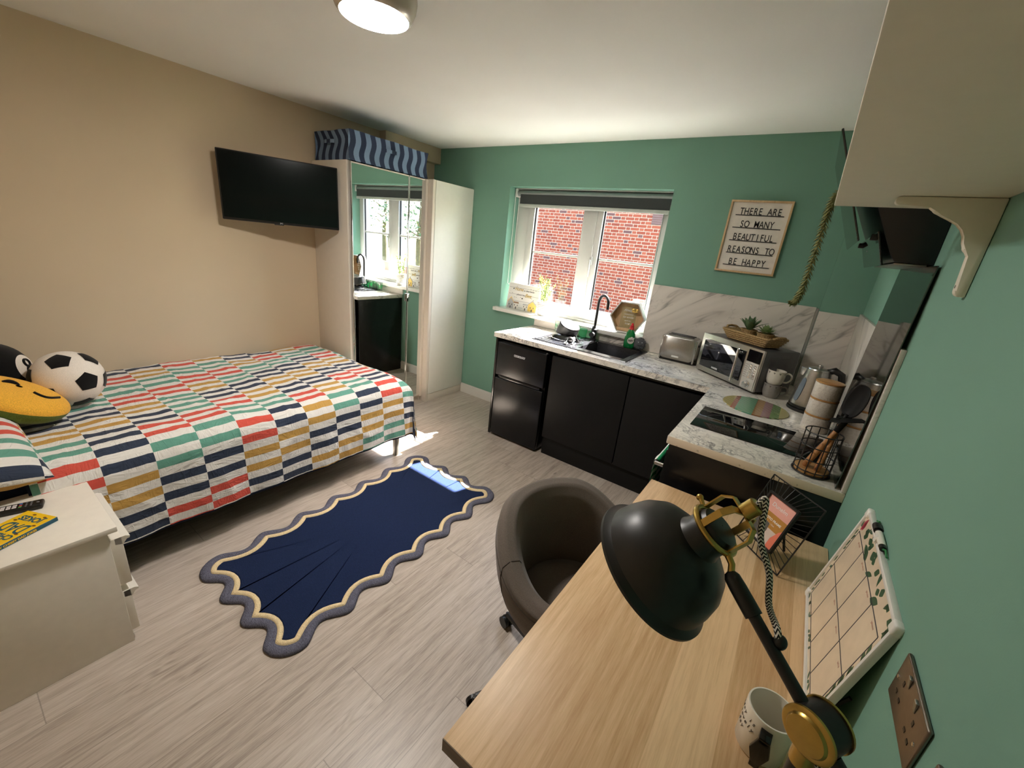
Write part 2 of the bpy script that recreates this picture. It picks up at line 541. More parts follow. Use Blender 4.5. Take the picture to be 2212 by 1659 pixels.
struct('baseboard_near', B().box((-1.9, YN, 0), (0, YN + .018, .1), .004), WHITE_GLOSS, 'white skirting board on the near wall')
# window: frame, sashes, panes, bars, handle
win = thing('window_1', 'white double casement window with one bar across each pane', None, (-1.99, .18, WZ0))
win['kind'] = 'structure'
y0, y1 = .145, .215
b = B()
b.box((WX0, y0, WZ0), (-2.585, y1, WZ1), .004); b.box((-1.345, y0, WZ0), (WX1, y1, WZ1), .004)
b.box((-2.015, y0 - .008, WZ0 + .012), (-1.889, y1, 2.04), .006)
b.box((-2.585, y0, WZ0), (-1.345, y1, 1.062), .004); b.box((-2.585, y0, 2.035), (-1.345, y1, WZ1), .004)
b.box((WX0, y0 - .03, WZ0), (WX1, y0, WZ0 + .018), .006)
part('window_frame', b, UPVC, win)
def sash(x0, x1, l, r):
    s = B()
    for lo, hi in (((x0, 1.062), (x0 + l, 2.035)), ((x1 - r, 1.062), (x1, 2.035)), ((x0 + l, 1.062), (x1 - r, 1.118)), ((x0 + l, 1.98), (x1 - r, 2.035))):
        s.box((lo[0], y0 - .006, lo[1]), (hi[0], y1 - .01, hi[1]), .005)
    o = part('sash', s, UPVC, win)
    a0, a1 = x0 + l, x1 - r
    g = B()
    for lo, hi in (((a0, 1.118), (a0 + .012, 1.98)), ((a1 - .006, 1.118), (a1, 1.98)), ((a0, 1.118), (a1, 1.123)), ((a0, 1.975), (a1, 1.98))):
        g.box((lo[0], y0 + .012, lo[1]), (hi[0], y0 + .03, hi[1]))
    part('gasket', g, GASKET, o)
    part('pane', B().box((a0 + .001, y0 + .024, 1.119), (a1 - .001, y0 + .028, 1.979)), PANE, win)
    part('glazing_bar', B().box((a0, y0 + .013, 1.541), (a1, y0 + .023, 1.563), .003), UPVC, win)
sash(-2.585, -2.015, .068, .004)
sash(-1.889, -1.345, .052, .006)
h = B().box((-1.895, y0 - .032, 1.50), (-1.868, y0 - .012, 1.57), .006)
h.box((-1.892, y0 - .05, 1.40), (-1.874, y0 - .03, 1.545), .008)
part('window_handle', h, UPVC, win)
b = B().box((-2.752, -.062, .976), (WX0 - .001, .0, WZ0), .004)
b.box((WX0, -.062, .976), (WX1 - .001, .16, WZ0), .004)
struct('trim_2', b, WHITE_GLOSS, 'white window sill board above the sink')

# ================================================================== OUTSIDE
PAVE = NT('pale_concrete_paving', 0.85)
_x, _y, _z = PAVE.xyz(PAVE.coord())
_j = PAVE.math('MAXIMUM', PAVE.math('LESS_THAN', PAVE.math('FRACT', PAVE.math('MULTIPLY', _x, 1.66)), 0.02), PAVE.math('LESS_THAN', PAVE.math('FRACT', PAVE.math('MULTIPLY', _y, 1.66)), 0.02))
PAVE.col(PAVE.mix(_j, PAVE.ramp(PAVE.noise(PAVE.coord(), 5, 5), [(0.3, srgb(84, 82, 80)), (0.7, srgb(104, 102, 99))]), srgb(120, 116, 110)))
struct('ground_exterior', B().box((-14, .3, -.4), (1.6, 7.3, -.2)), PAVE.m, 'pale paved path between the house and the brick wall')
GRASS_M = NT('lawn_green', 0.9)
GRASS_M.col(GRASS_M.ramp(GRASS_M.noise(GRASS_M.coord(), 3, 5), [(0.3, srgb(48, 78, 28)), (0.7, srgb(86, 118, 52))]))
GRASS_M.bump(GRASS_M.noise(GRASS_M.coord(), 60, 3), 0.6, 0.03)
lawn = solo('lawn', B().box((1.6, .3, -.4), (16, 14, -.21)), GRASS_M.m, 'bright green lawn outside the window, seen in the wardrobe mirror', 'lawn', (0, 4, -.2), kind='stuff')
struct('wall_exterior', B().box((-13, 7, -.3), (1.2, 7.3, 5.6)), BRICK, 'red brick wall of the house opposite, seen through the window')
v = B()
for i in range(5):
    v.box((-3.72, 6.985, 2.36 + i * .048), (-3.42, 7.0, 2.39 + i * .048), .004)
v.box((-3.73, 6.992, 2.34), (-3.41, 7.002, 2.6))
solo('air_vent', v, plain('grey_clay', (96, 66, 56), 0.8), 'dark air brick high in the brick wall, in the right window pane', 'vent', (-3.57, 7, 2.35))
LEAF = NT('leaf_green', 0.6)
LEAF.col(LEAF.ramp(LEAF.white(LEAF.mapping(LEAF.coord(), (9, 9, 9))), [(0, srgb(26, 48, 18)), (0.6, srgb(54, 80, 32)), (1, srgb(104, 118, 64))]))
LEAF.p.inputs['Transmission Weight'].default_value = 0.0
BARK = plain('bark', (96, 78, 60), 0.9, var=0.2, scale=12)
FENCE = wood('red_cedar_boards', (176, 104, 78), (126, 66, 50), 'Z')
def tree(x, y, h, w, label, seed):
    rnd = random.Random(seed)
    t = thing('tree', label, 'tree', (x, y, -.2), group='trees beyond the lawn')
    k = B()
    k.tube([(x, y, -.2), (x + .05, y, h * .3), (x - .04, y + .03, h * .6), (x, y, h * .8)], [.11, .09, .06, .03], 8)
    for i in range(6):
        a = rnd.uniform(0, 6.28); z = h * rnd.uniform(.3, .6)
        k.tube([(x, y, z), (x + .3 * w * math.cos(a), y + .3 * w * math.sin(a), z + .3)], [.035, .015], 6)
    part('trunk', k, BARK, t)
    c = B()
    for i in range(2600):
        a, e, r = rnd.uniform(0, 6.28), rnd.uniform(-.6, 1), rnd.uniform(.45, 1) ** .5
        rr = r * w * .5 * math.sqrt(max(0, 1 - e * e)) * (1 + .25 * math.sin(3 * a + seed))
        p = Vector((x + rr * math.cos(a), y + rr * math.sin(a), h * .58 + e * h * .48 * r))
        d1 = Vector((rnd.uniform(-1, 1), rnd.uniform(-1, 1), rnd.uniform(-.6, .6))).normalized()
        d2 = d1.orthogonal().normalized(); s_ = rnd.uniform(.04, .09)
        c.face([p - d1 * s_, p + d2 * s_ * .6, p + d1 * s_, p - d2 * s_ * .6])
    part('crown', c, LEAF.m, t, smooth=0)
tree(3.3, 9.2, 4.4, 2.9, 'leafy tree in the left pane reflected in the wardrobe mirror', 3)
tree(6.3, 8.0, 4.0, 2.9, 'broad green tree mirrored behind the reflected window post', 8)
tree(9.6, 9.0, 5.0, 3.4, 'tall tree at the far edge of the mirrored lawn', 12)
fb = B()
for i in range(30):
    fb.box((-.3 + i * .16, 3.4 + i * .05, -.2), (-.15 + i * .16, 3.43 + i * .05, .72), .004)
solo('garden_fence', fb, FENCE, 'low red-brown board fence outside, low in the mirrored window', 'fence', (2, 4, -.2))

# ================================================================== CEILING LIGHT
cl = thing('ceiling_light', 'round white flush ceiling light, switched on', 'ceiling light', (-1.825, -2.106, H))
M = T(-1.825, -2.106, 0)
part('rim', B().lathe([(.148, H), (.150, H - .02), (.146, H - .045), (.135, H - .07), (.124, H - .082), (.120, H - .084), (.120, H - .075)], M, 64, False, False), plain('satin_nickel_rim', (206, 196, 180), 0.25, 0.35), cl)
EM = bpy.data.materials.new('lit_opal_diffuser'); EM.use_nodes = True
_t = EM.node_tree; _t.nodes.clear(); _o = _t.nodes.new('ShaderNodeOutputMaterial'); _e = _t.nodes.new('ShaderNodeEmission')
_e.inputs[0].default_value = (1.0, 0.955, 0.90, 1); _e.inputs[1].default_value = LAMP_STRENGTH; _t.links.new(_e.outputs[0], _o.inputs[0])
part('diffuser', B().lathe([(.1205, H - .079), (.118, H - .085), (.08, H - .090), (.001, H - .092)], M, 64, False, True), EM, cl)

# ================================================================== ROLLER BLIND
bl = thing('roller_blind', 'dark grey roller blind rolled up at the top of the window', 'blind', (-1.99, .07, 2.087))
GREYF = fabric('grey_blind_fabric', (66, 70, 70), 0.08, 600, 0.15)
yb = .110
part('roller_tube', B().cyl((-2.69, yb, 2.045), (-1.285, yb, 2.045), .026, n=24), plain('silver_blind_back', (150, 156, 156), 0.35, 0.2), bl)
part('blind_fabric', B().box((-2.655, yb - .024, 1.955), (-1.295, yb - .022, 2.045)), GREYF, bl)
part('bottom_bar', B().box((-2.657, yb - .03, 1.928), (-1.293, yb - .014, 1.956), .005), plain('pale_grey_bar', (186, 190, 184), 0.4), bl)
br = B().box((-2.712, yb - .035, 2.01), (-2.69, yb + .035, 2.083), .008); br.box((-1.285, yb - .035, 2.01), (-1.269, yb + .035, 2.083), .006)
br.box((-2.712, yb - .02, 2.078), (-1.269, yb + .02, 2.0865), .002)
part('bracket', br, UPVC, bl)
ch = B()
ch.tube([(-2.705, yb - .03, 2.03), (-2.704, yb - .03, 1.6), (-2.703, yb - .028, 1.24), (-2.70, yb - .012, 1.225), (-2.697, yb + .01, 1.24), (-2.697, yb + .016, 1.6), (-2.698, yb + .02, 2.03)], .0022, 6)
part('pull_chain', ch, plain('white_bead_chain', (236, 236, 228), 0.4), bl)

# ================================================================== WARDROBE
WD = plain('grey_white_laminate', (222, 212, 198), 0.45, var=0.015)
WD_BRIGHT = plain('white_laminate', (228, 226, 216), 0.42, var=0.012)
wd = thing('wardrobe', 'tall white wardrobe with mirror doors at the foot of the bed', 'wardrobe', (-3.45, -.65, 0))
b = B()
b.box((XL + .002, -1.302, 0), (-3.232, -1.282, 2.052), .002)       # side panel
b.box((XL + .002, -1.282, 2.03), (-3.232, -.02, 2.05), .001)       # top
b.box((XL + .002, -1.282, .0), (-3.245, -.02, .06), .001)          # base
b.box((XL + .002, -.55, 0), (-3.225, -.53, 2.05), .001)
b.box((XL + .002, -1.282, .06), (XL + .012, -.02, 2.03))
part('carcass', b, WD, wd)
def mdoor(y0, y1):
    d = part('mirror_door', B().box((-3.230, y0, .055), (-3.210, y1, 2.046), .002), WD, wd)
    part('mirror', B().box((-3.2101, y0 + .010, .07), (-3.2075, y1 - .006, 2.036)), MIRROR, d)
    return d
d1 = mdoor(-1.284, -.742); d2 = mdoor(-.738, -.545)
part('edge_strip', B().box((-3.210, -.7455, .055), (-3.204, -.7345, 2.046), .002), CHROME, d1)
part('door_catch', B().box((-3.206, -.756, 1.015), (-3.190, -.724, 1.085), .004), CHROME, d1)
part('edge_strip', B().box((-3.231, -1.2845, .055), (-3.204, -1.279, 2.046), .001), CHROME, d1)
b = B()
b.box((-3.225, -.535, 0), (-3.138, -.505, 2.052), .002)            # post of the front section
b.box((-3.215, -.562, .055), (-3.195, -.537, 2.046), .002)
b.box((-3.225, -.505, 0), (-3.142, -.012, .075), .001)
b.box((-3.225, -.505, 2.03), (-3.142, -.012, 2.052), .001)
part('end_frame', b, WD, wd)
part('plain_door', B().box((-3.158, -.500, .078), (-3.137, -.006, 2.049), .0025), WD_BRIGHT, wd)

# striped fabric box on top of the wardrobe
def stripe_fabric():
    m = NT('navy_and_blue_striped_canvas', 0.95, 0, 0.15)
    x, y, z = m.xyz(m.coord('UV'))
    f = m.math('FRACT', m.math('MULTIPLY', x, 1 / .089))
    s = m.math('GREATER_THAN', f, 0.5)
    nz = m.noise(m.coord(), 500, 2)
    c = m.mix(s, srgb(45, 54, 76), srgb(126, 148, 176))
    m.col(m.mix(m.math('MULTIPLY', nz, 0.25), c, srgb(90, 100, 122)))
    m.bump(nz, 0.3, 0.001)
    return m.m
CANVAS = stripe_fabric()
sb = thing('storage_box', 'blue and navy striped fabric storage box on top of the wardrobe', 'storage box', (-3.43, -.91, 2.053))
bx0, bx1, by0, by1, bz0, bz1 = -3.655, -3.215, -1.285, -.53, 2.054, 2.25
def boxwall(u, v):
    per = [(bx0, by0), (bx1, by0), (bx1, by1), (bx0, by1), (bx0, by0)]
    k = u * 4; i = min(3, int(k)); f = k - i
    x = per[i][0] + (per[i + 1][0] - per[i][0]) * f; y = per[i][1] + (per[i + 1][1] - per[i][1]) * f
    cx, cy = (bx0 + bx1) / 2, (by0 + by1) / 2
    bulge = 1 - .045 * math.sin(PI * v) * (1 + .5 * noise.noise((u * 9, v * 2, 1))) + .012 * noise.noise((u * 30, v * 3, 4))
    zz = bz0 + (bz1 - bz0) * v + .008 * v * noise.noise((u * 12, 3, 0))
    return Vector((cx + (x - cx) * (bulge if i % 2 else 1), cy + (y - cy) * (1 if i % 2 else bulge), zz))
def boxuv(u, v):
    k = u * 4; i = min(3, int(k + 1e-9)) if u < 1 else 3; f = k - i
    ln = [bx1 - bx0, by1 - by0, bx1 - bx0, by1 - by0]
    return (sum(ln[:i]) + ln[i] * f + .012 * math.sin(v * 7), v)
part('box_body', B().grid(boxwall, 96, 10, boxuv), CANVAS, sb, 60)
lid = B()
def lidf(u, v):
    z = bz1 - .004 - .01 * math.sin(PI * u) * math.sin(PI * v)
    return Vector((bx0 + .004 + (bx1 - bx0 - .008) * u, by0 + .004 + (by1 - by0 - .008) * v, z))
lid.grid(lidf, 12, 16, lambda u, v: (v * .75, u))
part('lid', lid, CANVAS, sb, 60)
hd = B().grid(lambda u, v: Vector((bx1 + .012 - .012 * abs(2 * u - 1) ** 4 + .003, -.97 + .13 * u, 2.165 + .024 * v)), 14, 2, lambda u, v: (u * .13 + .04, v))
part('box_handle', hd, CANVAS, sb, 60)
hd = B().grid(lambda u, v: Vector((-3.52 + .13 * u, by0 - .003 - .012 * (1 - abs(2 * u - 1) ** 4), 2.165 + .024 * v)), 14, 2, lambda u, v: (u * .13 + .04, v))
part('box_handle', hd, CANVAS, sb, 60)

# ================================================================== TELEVISION
SCREEN = plain('black_glass_screen', (8, 8, 9), 0.12, var=0.02)
pl, pr_ = Vector((-3.585, -1.998, 0)), Vector((-3.305, -1.325, 0))
ex = (pr_ - pl).normalized(); ny = Vector((ex.y, -ex.x, 0))      # ny: out of the screen
W = (pr_ - pl).length
tv = thing('television', 'black flat-screen television on a swing arm above the bed', 'television', (-3.69, -1.75, 1.78))
Mt = basis((pl.x, pl.y, 1.563), ex, Vector((0, 0, 1)), ny)
b = B().box((0, 0, -.03), (W, .428, 0), .006, 2, Mt)
b.box((.08, .05, -.055), (W - .08, .33, -.028), .01, 2, Mt)
part('tv_body', b, BLACK_PLASTIC, tv)
part('screen', B().box((.008, .016, -.001), (W - .008, .420, .0012), .0005, 1, Mt), SCREEN, tv)
b = B().box((.30, -.006, -.02), (.36, .006, -.002), .003, 1, Mt)
part('sensor_bar', b, BLACK_PLASTIC, tv)
text('badge', 'JVC', .012, Mt @ T(.345, .004, .0008), WHITE_INK, tv, .0003, 'CENTER')
b = B().box((-3.69, -1.80, 1.68), (-3.672, -1.70, 1.88), .003)
b.box((-3.675, -1.775, 1.755), (-3.60, -1.725, 1.805), .004)
mid = pl + ex * (W / 2) - ny * .05
b.tube([(-3.62, -1.75, 1.78), (-3.56, -1.72, 1.78), (mid.x, mid.y, 1.78)], .016, 10)
part('wall_bracket', b, BLACK_METAL, tv)

# ================================================================== BED
def bedding(name, base):
    """Colour pairs of stripes in columns, each column half a stripe out of step."""
    m = NT(name, 0.85, 0, 0.2)
    x, y, z = m.xyz(m.coord('UV'))
    col = m.math('FLOOR', m.math('DIVIDE', x, .1735))
    par = m.math('MODULO', m.math('ADD', col, 200.0), 2.0)
    v = m.math('ADD', m.math('DIVIDE', y, .0815), m.math('MULTIPLY', par, 0.5))
    on = m.math('LESS_THAN', m.math('FRACT', v), 0.5)
    pair = m.math('FLOOR', m.math('DIVIDE', m.math('ADD', v, m.math('MULTIPLY', col, 3.0)), 2.0))
    k = m.math('FRACT', m.math('ADD', m.math('MULTIPLY', m.math('ADD', pair, m.math('MULTIPLY', col, 7.0)), 0.618), m.math('MULTIPLY', m.white(m.comb(col, pair, 2.0)), 0.3)))
    c = m.ramp(k, [(0, srgb(36, 50, 74)), (0.3, srgb(98, 158, 140)), (0.56, srgb(196, 152, 74)), (0.79, srgb(214, 82, 66))], 'CONSTANT')
    nz = m.noise(m.coord(), 700, 2)
    c = m.mix(on, srgb(*base), c)
    m.col(m.mix(m.math('MULTIPLY', nz, 0.12), c, srgb(150, 146, 140)))
    uvw = m.coord('UV')
    w1 = m.math('ABSOLUTE', m.math('SUBTRACT', m.noise(m.mapping(uvw, (2.2, 6.0, 1), (0, 0, 0.35)), 1.3, 4, 0.6, 1.2), 0.5))
    w2 = m.math('ABSOLUTE', m.math('SUBTRACT', m.noise(m.mapping(uvw, (9.0, 2.5, 1), (0, 0, -0.3), (3, 1, 0)), 1.6, 4, 0.6, 1.0), 0.5))
    cr = m.math('MINIMUM', m.math('MULTIPLY', m.math('MINIMUM', w1, w2), 8.0), 1.0)
    m.bump(m.math('ADD', cr, m.math('MULTIPLY', nz, 0.05)), 0.55, 0.006)
    m.p.inputs['Sheen Weight'].default_value = 0.1
    return m.m
BED_FAB = bedding('striped_bedding', (232, 228, 222))
NAVY = fabric('navy_lining', (30, 38, 58), 0.1)
bed = thing('bed', 'small double bed along the beige wall under striped bedding', 'bed', (-3.085, -2.38, 0))
GREYWOOD = plain('grey_bed_frame', (150, 143, 132), 0.5, var=0.05, scale=20)
for (x, y) in ((-2.505, -1.425), (-3.63, -1.425), (-2.505, -3.40), (-3.63, -3.40)):
    part('leg', B().box((x - .018, y - .018, 0), (x + .018, y + .018, .25), .003), GREYWOOD, bed)
part('base', B().box((-3.672, -3.43, .225), (-2.49, -1.40, .335), .01), plain('charcoal_bed_base', (58, 56, 56), 0.8), bed)
part('headboard', B().box((-3.672, -3.47, .15), (-2.49, -3.43, .98), .02), fabric('charcoal_upholstery', (52, 54, 60)), bed)
mt = B().box((-3.668, -3.42, .335), (-2.505, -1.41, .555), .04, 4)
solo('mattress', mt, NAVY, 'mattress in a navy fitted sheet, showing beside the pillow', 'mattress', (-3.08, -2.4, .335))
xe, ye, Rb, zt = -2.555, -1.435, .105, .612
def hang(d):
    a = min(d / Rb, PI / 2)
    return Rb * math.sin(a), Rb * (1 - math.cos(a)) + max(0, d - Rb * PI / 2)
TL = 1.745
SX = 1.12 + .475; SY = TL + .44
def duv(u, v, off=0.0):
    s, t = u * SX, v * SY
    ds, dt = max(0, s - 1.12), max(0, t - TL)
    ox, zx = hang(ds); oy, zy = hang(dt)
    x = xe - 1.12 + min(s, 1.12) + ox
    y = ye - TL + min(t, TL) + oy
    fl = max(0, ds - .1) * max(0, dt - .1) / (max(0, ds - .1) + max(0, dt - .1) + .02) * 1.6
    dz = max(zx, zy) + .15 * min(zx, zy)
    x += .14 * fl; y += .05 * fl
    hs = min(1, zx / .25)
    x += hs * (.004 * math.sin(y * 21 + 2 * noise.noise((y * 3, 0, 0))) * (zx / .3) + .005 * noise.noise((y * 7, zx * 4, 2)))
    x += .03 * min(1, zx / .35)
    hf = min(1, zy / .25)
    if x > -3.15: y += hf * .012 * math.sin(x * 19)
    puff = .016 * noise.noise((s * 2.2, t * 1.7, 0)) + .006 * noise.noise((s * 7, t * 5, 5))
    crease = .004 * (1 - abs(noise.noise((s * 5 + 2 * t, t * 9, 8)))) ** 8 + .006 * (1 - abs(noise.noise((s * 3.0 - t, t * 4, 3)))) ** 12
    edge = min(1, s / .08)
    z = zt - dz + (puff + crease) * (1 - .6 * hs) - .03 * (1 - edge) ** 2
    nx = (crease * 1.5) * hs
    return Vector((x + nx - off, y - off, z - off * .3))
dv = thing('duvet', 'white duvet with blocks of navy, teal, mustard and red stripes', 'duvet', (-3.1, -2.3, .56))
NU, NV = 110, 150
part('cover', B().grid(duv, NU, NV, lambda u, v: (v * SY + .152, u * SX)), BED_FAB, dv, 180)
part('lining', B().grid(lambda u, v: duv(u * 1.0, v, .008) + Vector((0, 0, -.012)), NU // 2, NV // 2), NAVY, dv, 180)
def pillow_mesh(c, ux, uy, uz, hx, hy, hz, seed, uvs=1.0):
    b = B()
    def f(sgn):
        def g(u, v):
            a, d = 2 * u - 1, 2 * v - 1
            k = (1 - a ** 4) ** .6 * (1 - d ** 4) ** .6 if abs(a) < 1 and abs(d) < 1 else 0
            pin = 1 - .10 * (1 - abs(d)) * abs(a) ** 3
            pin2 = 1 - .10 * (1 - abs(a)) * abs(d) ** 3
            w = .012 * noise.noise((a * 2.5 + seed, d * 2.5, sgn))
            return Vector(c) + ux * (a * hx * pin2) + uy * (d * hy * pin) + uz * (sgn * (hz * k) + w * k)
        return g
    b.grid(f(1), 36, 28, lambda u, v: (v * hy * 2 * uvs, u * hx * 2 * uvs))
    b.grid(f(-1), 36, 28, lambda u, v: (v * hy * 2 * uvs + .3, u * hx * 2 * uvs))
    bmesh.ops.remove_doubles(b.bm, verts=b.bm.verts, dist=.0005)
    return b
ux = Vector((.99, .05, -.10)).normalized(); uy = Vector((-.05, .98, -.18)); uy = (uy - ux * uy.dot(ux)).normalized(); uz = ux.cross(uy)
solo('pillow', pillow_mesh((-2.775, -3.315, .665), ux, uy, uz, .37, .185, .085, 2, 1.0), BED_FAB, 'pillow in a striped case at the left edge, under the yellow plush', 'pillow', (-2.80, -3.28, .62), smooth=180)

# plush cushions
WHITE_PLUSH = fabric('white_plush', (232, 222, 210), 0.1, 400, 0.6)
BLACK_PLUSH = fabric('black_plush', (16, 15, 15), 0.3, 400, 0.6)
def sphere_patch(c, r, n, ang, sides, spin, lift=.0012, rr=7):
    """A polygon patch lying on a ball, round direction n."""
    n = n.normalized(); e1 = n.orthogonal().normalized(); e2 = n.cross(e1)
    b = B(); rings = []
    def edge(a):
        if not sides: return 1.0
        s = PI / sides; q = (a + s) % (2 * s) - s
        return math.cos(s) / math.cos(q)
    for k in range(1, rr + 1):
        ring = []
        for i in range(40):
            a = 2 * PI * i / 40
            t = ang * k / rr * edge(a)
            d = n * math.cos(t) + (e1 * math.cos(a + spin) + e2 * math.sin(a + spin)) * math.sin(t)
            ring.append(Vector(c) + d * (r + lift))
        rings.append(b.ring(ring))
    b.cap(rings[0])
    for a, q in zip(rings, rings[1:]): b.bridge(a, q)
    return b
bc, brad = Vector((-3.155, -2.93, .748)), .136
fb_ = thing('football_cushion', 'round white plush football with black pentagons on the bed', 'cushion', (bc.x, bc.y, bc.z - brad))
part('ball', B().sphere(bc, brad, 40, 24), WHITE_PLUSH, fb_, 180)
view = (Vector((-.29, -3.255, 1.613)) - bc).normalized()
rt = Vector((.30, .95, .08)); rt = (rt - view * rt.dot(view)).normalized(); upv = view.cross(rt) * 1.0
if upv.z < 0: upv = -upv
def dirpx(a, b_): return (view * math.sqrt(max(.03, 1 - a * a - b_ * b_)) + rt * a + upv * b_)
for (a, b_, sp) in ((-.12, .66, .4), (.46, -.20, 0.2), (-.60, -.48, .9), (.68, .66, .5), (-.95, .22, .3), (.2, -.95, .2), (.97, -.2, .6)):
    part('pentagon', sphere_patch(bc, brad, dirpx(a, b_), .36, 5, sp), BLACK_PLUSH, fb_, 180)
ec, er = Vector((-3.36, -3.165, .765)), .150
eb = thing('eight_ball_cushion', 'round black plush cushion with an 8 in a white circle, behind the yellow plush', 'cushion', (ec.x, ec.y, ec.z - er))
part('ball', B().sphere(ec, er, 40, 24), BLACK_PLUSH, eb, 180)
en = Vector((.46, .86, .20)).normalized()
wdisc = part('white_circle', sphere_patch(ec, er, en, .42, 0, 0, .0015), WHITE_PLUSH, eb, 180)
ey = Vector((0, 0, 1)); ey = (ey - en * ey.dot(en)).normalized(); exx = ey.cross(en)
def on_ball(x, y): 
    d = (en + exx * (x / er) + ey * (y / er)).normalized(); return ec + d * (er + .0035)
e8 = B()
for cy, rx, ry in ((.021, .017, .017), (-.018, .021, .021)):
    e8.tube([on_ball(rx * math.cos(2 * PI * i / 28), cy + ry * math.sin(2 * PI * i / 28)) for i in range(28)], .0055, 6, True)
part('number', e8, BLACK_PLUSH, eb, 180)
# yellow and green half-fruit plush
YEL = fabric('yellow_plush', (236, 176, 62), 0.16, 260, 0.7); GRN = fabric('green_plush', (98, 116, 42), 0.2, 260, 0.7)
pc = Vector((-2.97, -3.13, .755))
pn = Vector((.14, .50, .86)).normalized(); pxv = Vector((.10, .85, -.50)); pxv = (pxv - pn * pxv.dot(pn)).normalized(); pyv = pn.cross(pxv)
yp = thing('smiling_plush', 'smiling yellow plush cushion with a green underside, lying on the pillow', 'cushion', (pc.x, pc.y, .63))
def ell(u, v, lo):
    a = 2 * PI * u; e = (v * PI / 2) * (1 if not lo else -1)
    h = (.055 if not lo else .085) * math.sin(e)
    return pc + pxv * (.185 * math.cos(a) * math.cos(e) ** .75) + pyv * (.165 * math.sin(a) * math.cos(e) ** .75) + pn * h
part('yellow_face', B().grid(lambda u, v: ell(u, min(v, .985), False), 40, 12, closeu=True), YEL, yp, 180)
part('green_back', B().grid(lambda u, v: ell(u, min(v, .985), True), 40, 12, closeu=True), GRN, yp, 180)
def on_face(x, y):
    q = min(.98, math.sqrt((x / .185) ** 2 + (y / .165) ** 2)); ce = q ** (1 / .75)
    return pc + pxv * x + pyv * y + pn * (.055 * math.sqrt(max(0, 1 - ce * ce)) + .002)
part('eye', B().tube([on_face(-.05 + .05 * t, .01 + .012 * math.sin(PI * t)) for t in [i / 9 for i in range(10)]], [.004, .007, .009, .01, .01, .01, .009, .008, .006, .003], 8), BLACK_PLUSH, yp)
part('eye', B().tube([on_face(-.165 + .05 * t, .01 + .012 * math.sin(PI * t)) for t in [i / 9 for i in range(10)]], [.004, .007, .009, .01, .01, .01, .009, .008, .006, .003], 8), BLACK_PLUSH, yp)
part('mouth', B().tube([on_face(.045 + .085 * t, -.035 - .030 * math.sin(PI * t) + .035 * t) for t in [i / 12 for i in range(13)]], .0055, 8), BLACK_PLUSH, yp)

# ================================================================== NIGHTSTAND with remote and book
ns = thing('nightstand', 'white two-drawer bedside cabinet at the left edge', 'bedside cabinet', (-2.26, -3.25, 0))
b = B().box((-2.47, -3.45, 0), (-2.052, -3.06, .505), .002)
part('body', b, WARM_WHITE, ns)
part('top', B().box((-2.485, -3.455, .505), (-2.042, -3.034, .526), .003), WARM_WHITE, ns)
for z0, z1, s in ((.265, .468, .01), (.045, .235, 0)):
    d = part('drawer', B().box((-2.462, -3.06, z0), (-2.06, -3.036 + s, z1), .002), WARM_WHITE, ns)
    Mh = basis((-2.462, -3.036 + s, z1 - .006), Vector((0, 1, 0)), Vector((0, 0, 1)), Vector((1, 0, 0)))
    part('drawer_handle', B().prism([(-.02, -.02), (0, -.026), (.012, -.010), (.020, -.009), (.022, -.002), (.010, .005), (-.02, .005)], 0, .402, Mh), WHITE_BOARD, d)
REM_BTN = plain('white_rubber_keys', (214, 206, 206), 0.6)
Mr = basis((-2.372, -3.235, .5265), Vector((-.26, -.965, 0)).normalized() * -1, Vector((-.965, .26, 0)) * 1, Vector((0, 0, 1)))
rm = thing('remote_control', 'black television remote with white number keys on the bedside cabinet', 'remote control', (-2.37, -3.24, .526))
part('body', B().box((-.115, -.023, 0), (.075, .023, .018), .006, 3, Mr), BLACK_PLASTIC, rm)
for i in range(3):
    for j in range(2):
        part('key', B().box((-.028 + i * .014, -.012 + j * .013, .0178), (-.017 + i * .014, -.002 + j * .013, .0198), .001, 1, Mr), REM_BTN, rm)
for i, cc in enumerate(((110, 170, 90), (190, 70, 60), (70, 110, 180))):
    part('key', B().box((.016, -.014 + i * .010, .0178), (.024, -.007 + i * .010, .0196), .001, 1, Mr), plain('coloured_key', cc, 0.5), rm)
for i in range(3):
    for j in range(2):
        part('key', B().cyl(Mr @ Vector((.034 + j * .012, -.012 + i * .011, .0175)), Mr @ Vector((.034 + j * .012, -.012 + i * .011, .0195)), .0028, n=10), plain('grey_keys', (120, 120, 122), 0.5), rm)
part('key', B().cyl(Mr @ Vector((.062, 0, .0175)), Mr @ Vector((.062, 0, .0196)), .004, n=12), plain('grey_power_key', (110, 110, 112), 0.5), rm)
BK_YEL = plain('yellow_card_cover', (240, 192, 20), 0.35, var=0.03); BK_TEAL = plain('teal_print', (18, 82, 104), 0.4, var=0.03)
bd = Vector((.45, -.89, 0)).normalized(); bxd = Vector((-.89, -.45, 0)).normalized()
Mb = basis(Vector((-2.213, -3.150, .5265)) + bd * .21, bxd, -bd * -1, Vector((0, 0, 1)))
Mb = basis(Vector((-2.213, -3.150, .5265)), bxd, bd, Vector((0, 0, 1)))
bk = thing('joke_book', 'yellow paperback of dad jokes on the bedside cabinet', 'book', (-2.25, -3.22, .526))
part('pages', B().box((.003, .003, .0015), (.118, .197, .0135), M=Mb), plain('page_paper', (232, 224, 204), 0.8), bk)
b = B().box((0, 0, .0133), (.12, .2, .0152), .0004, 1, Mb); b.box((0, 0, 0), (.12, .2, .0015), .0004, 1, Mb)
part('cover', b, BK_YEL, bk)
sp = part('spine', B().box((-.0012, 0, 0), (.0005, .2, .0152), .0004, 1, Mb), BK_TEAL, bk)
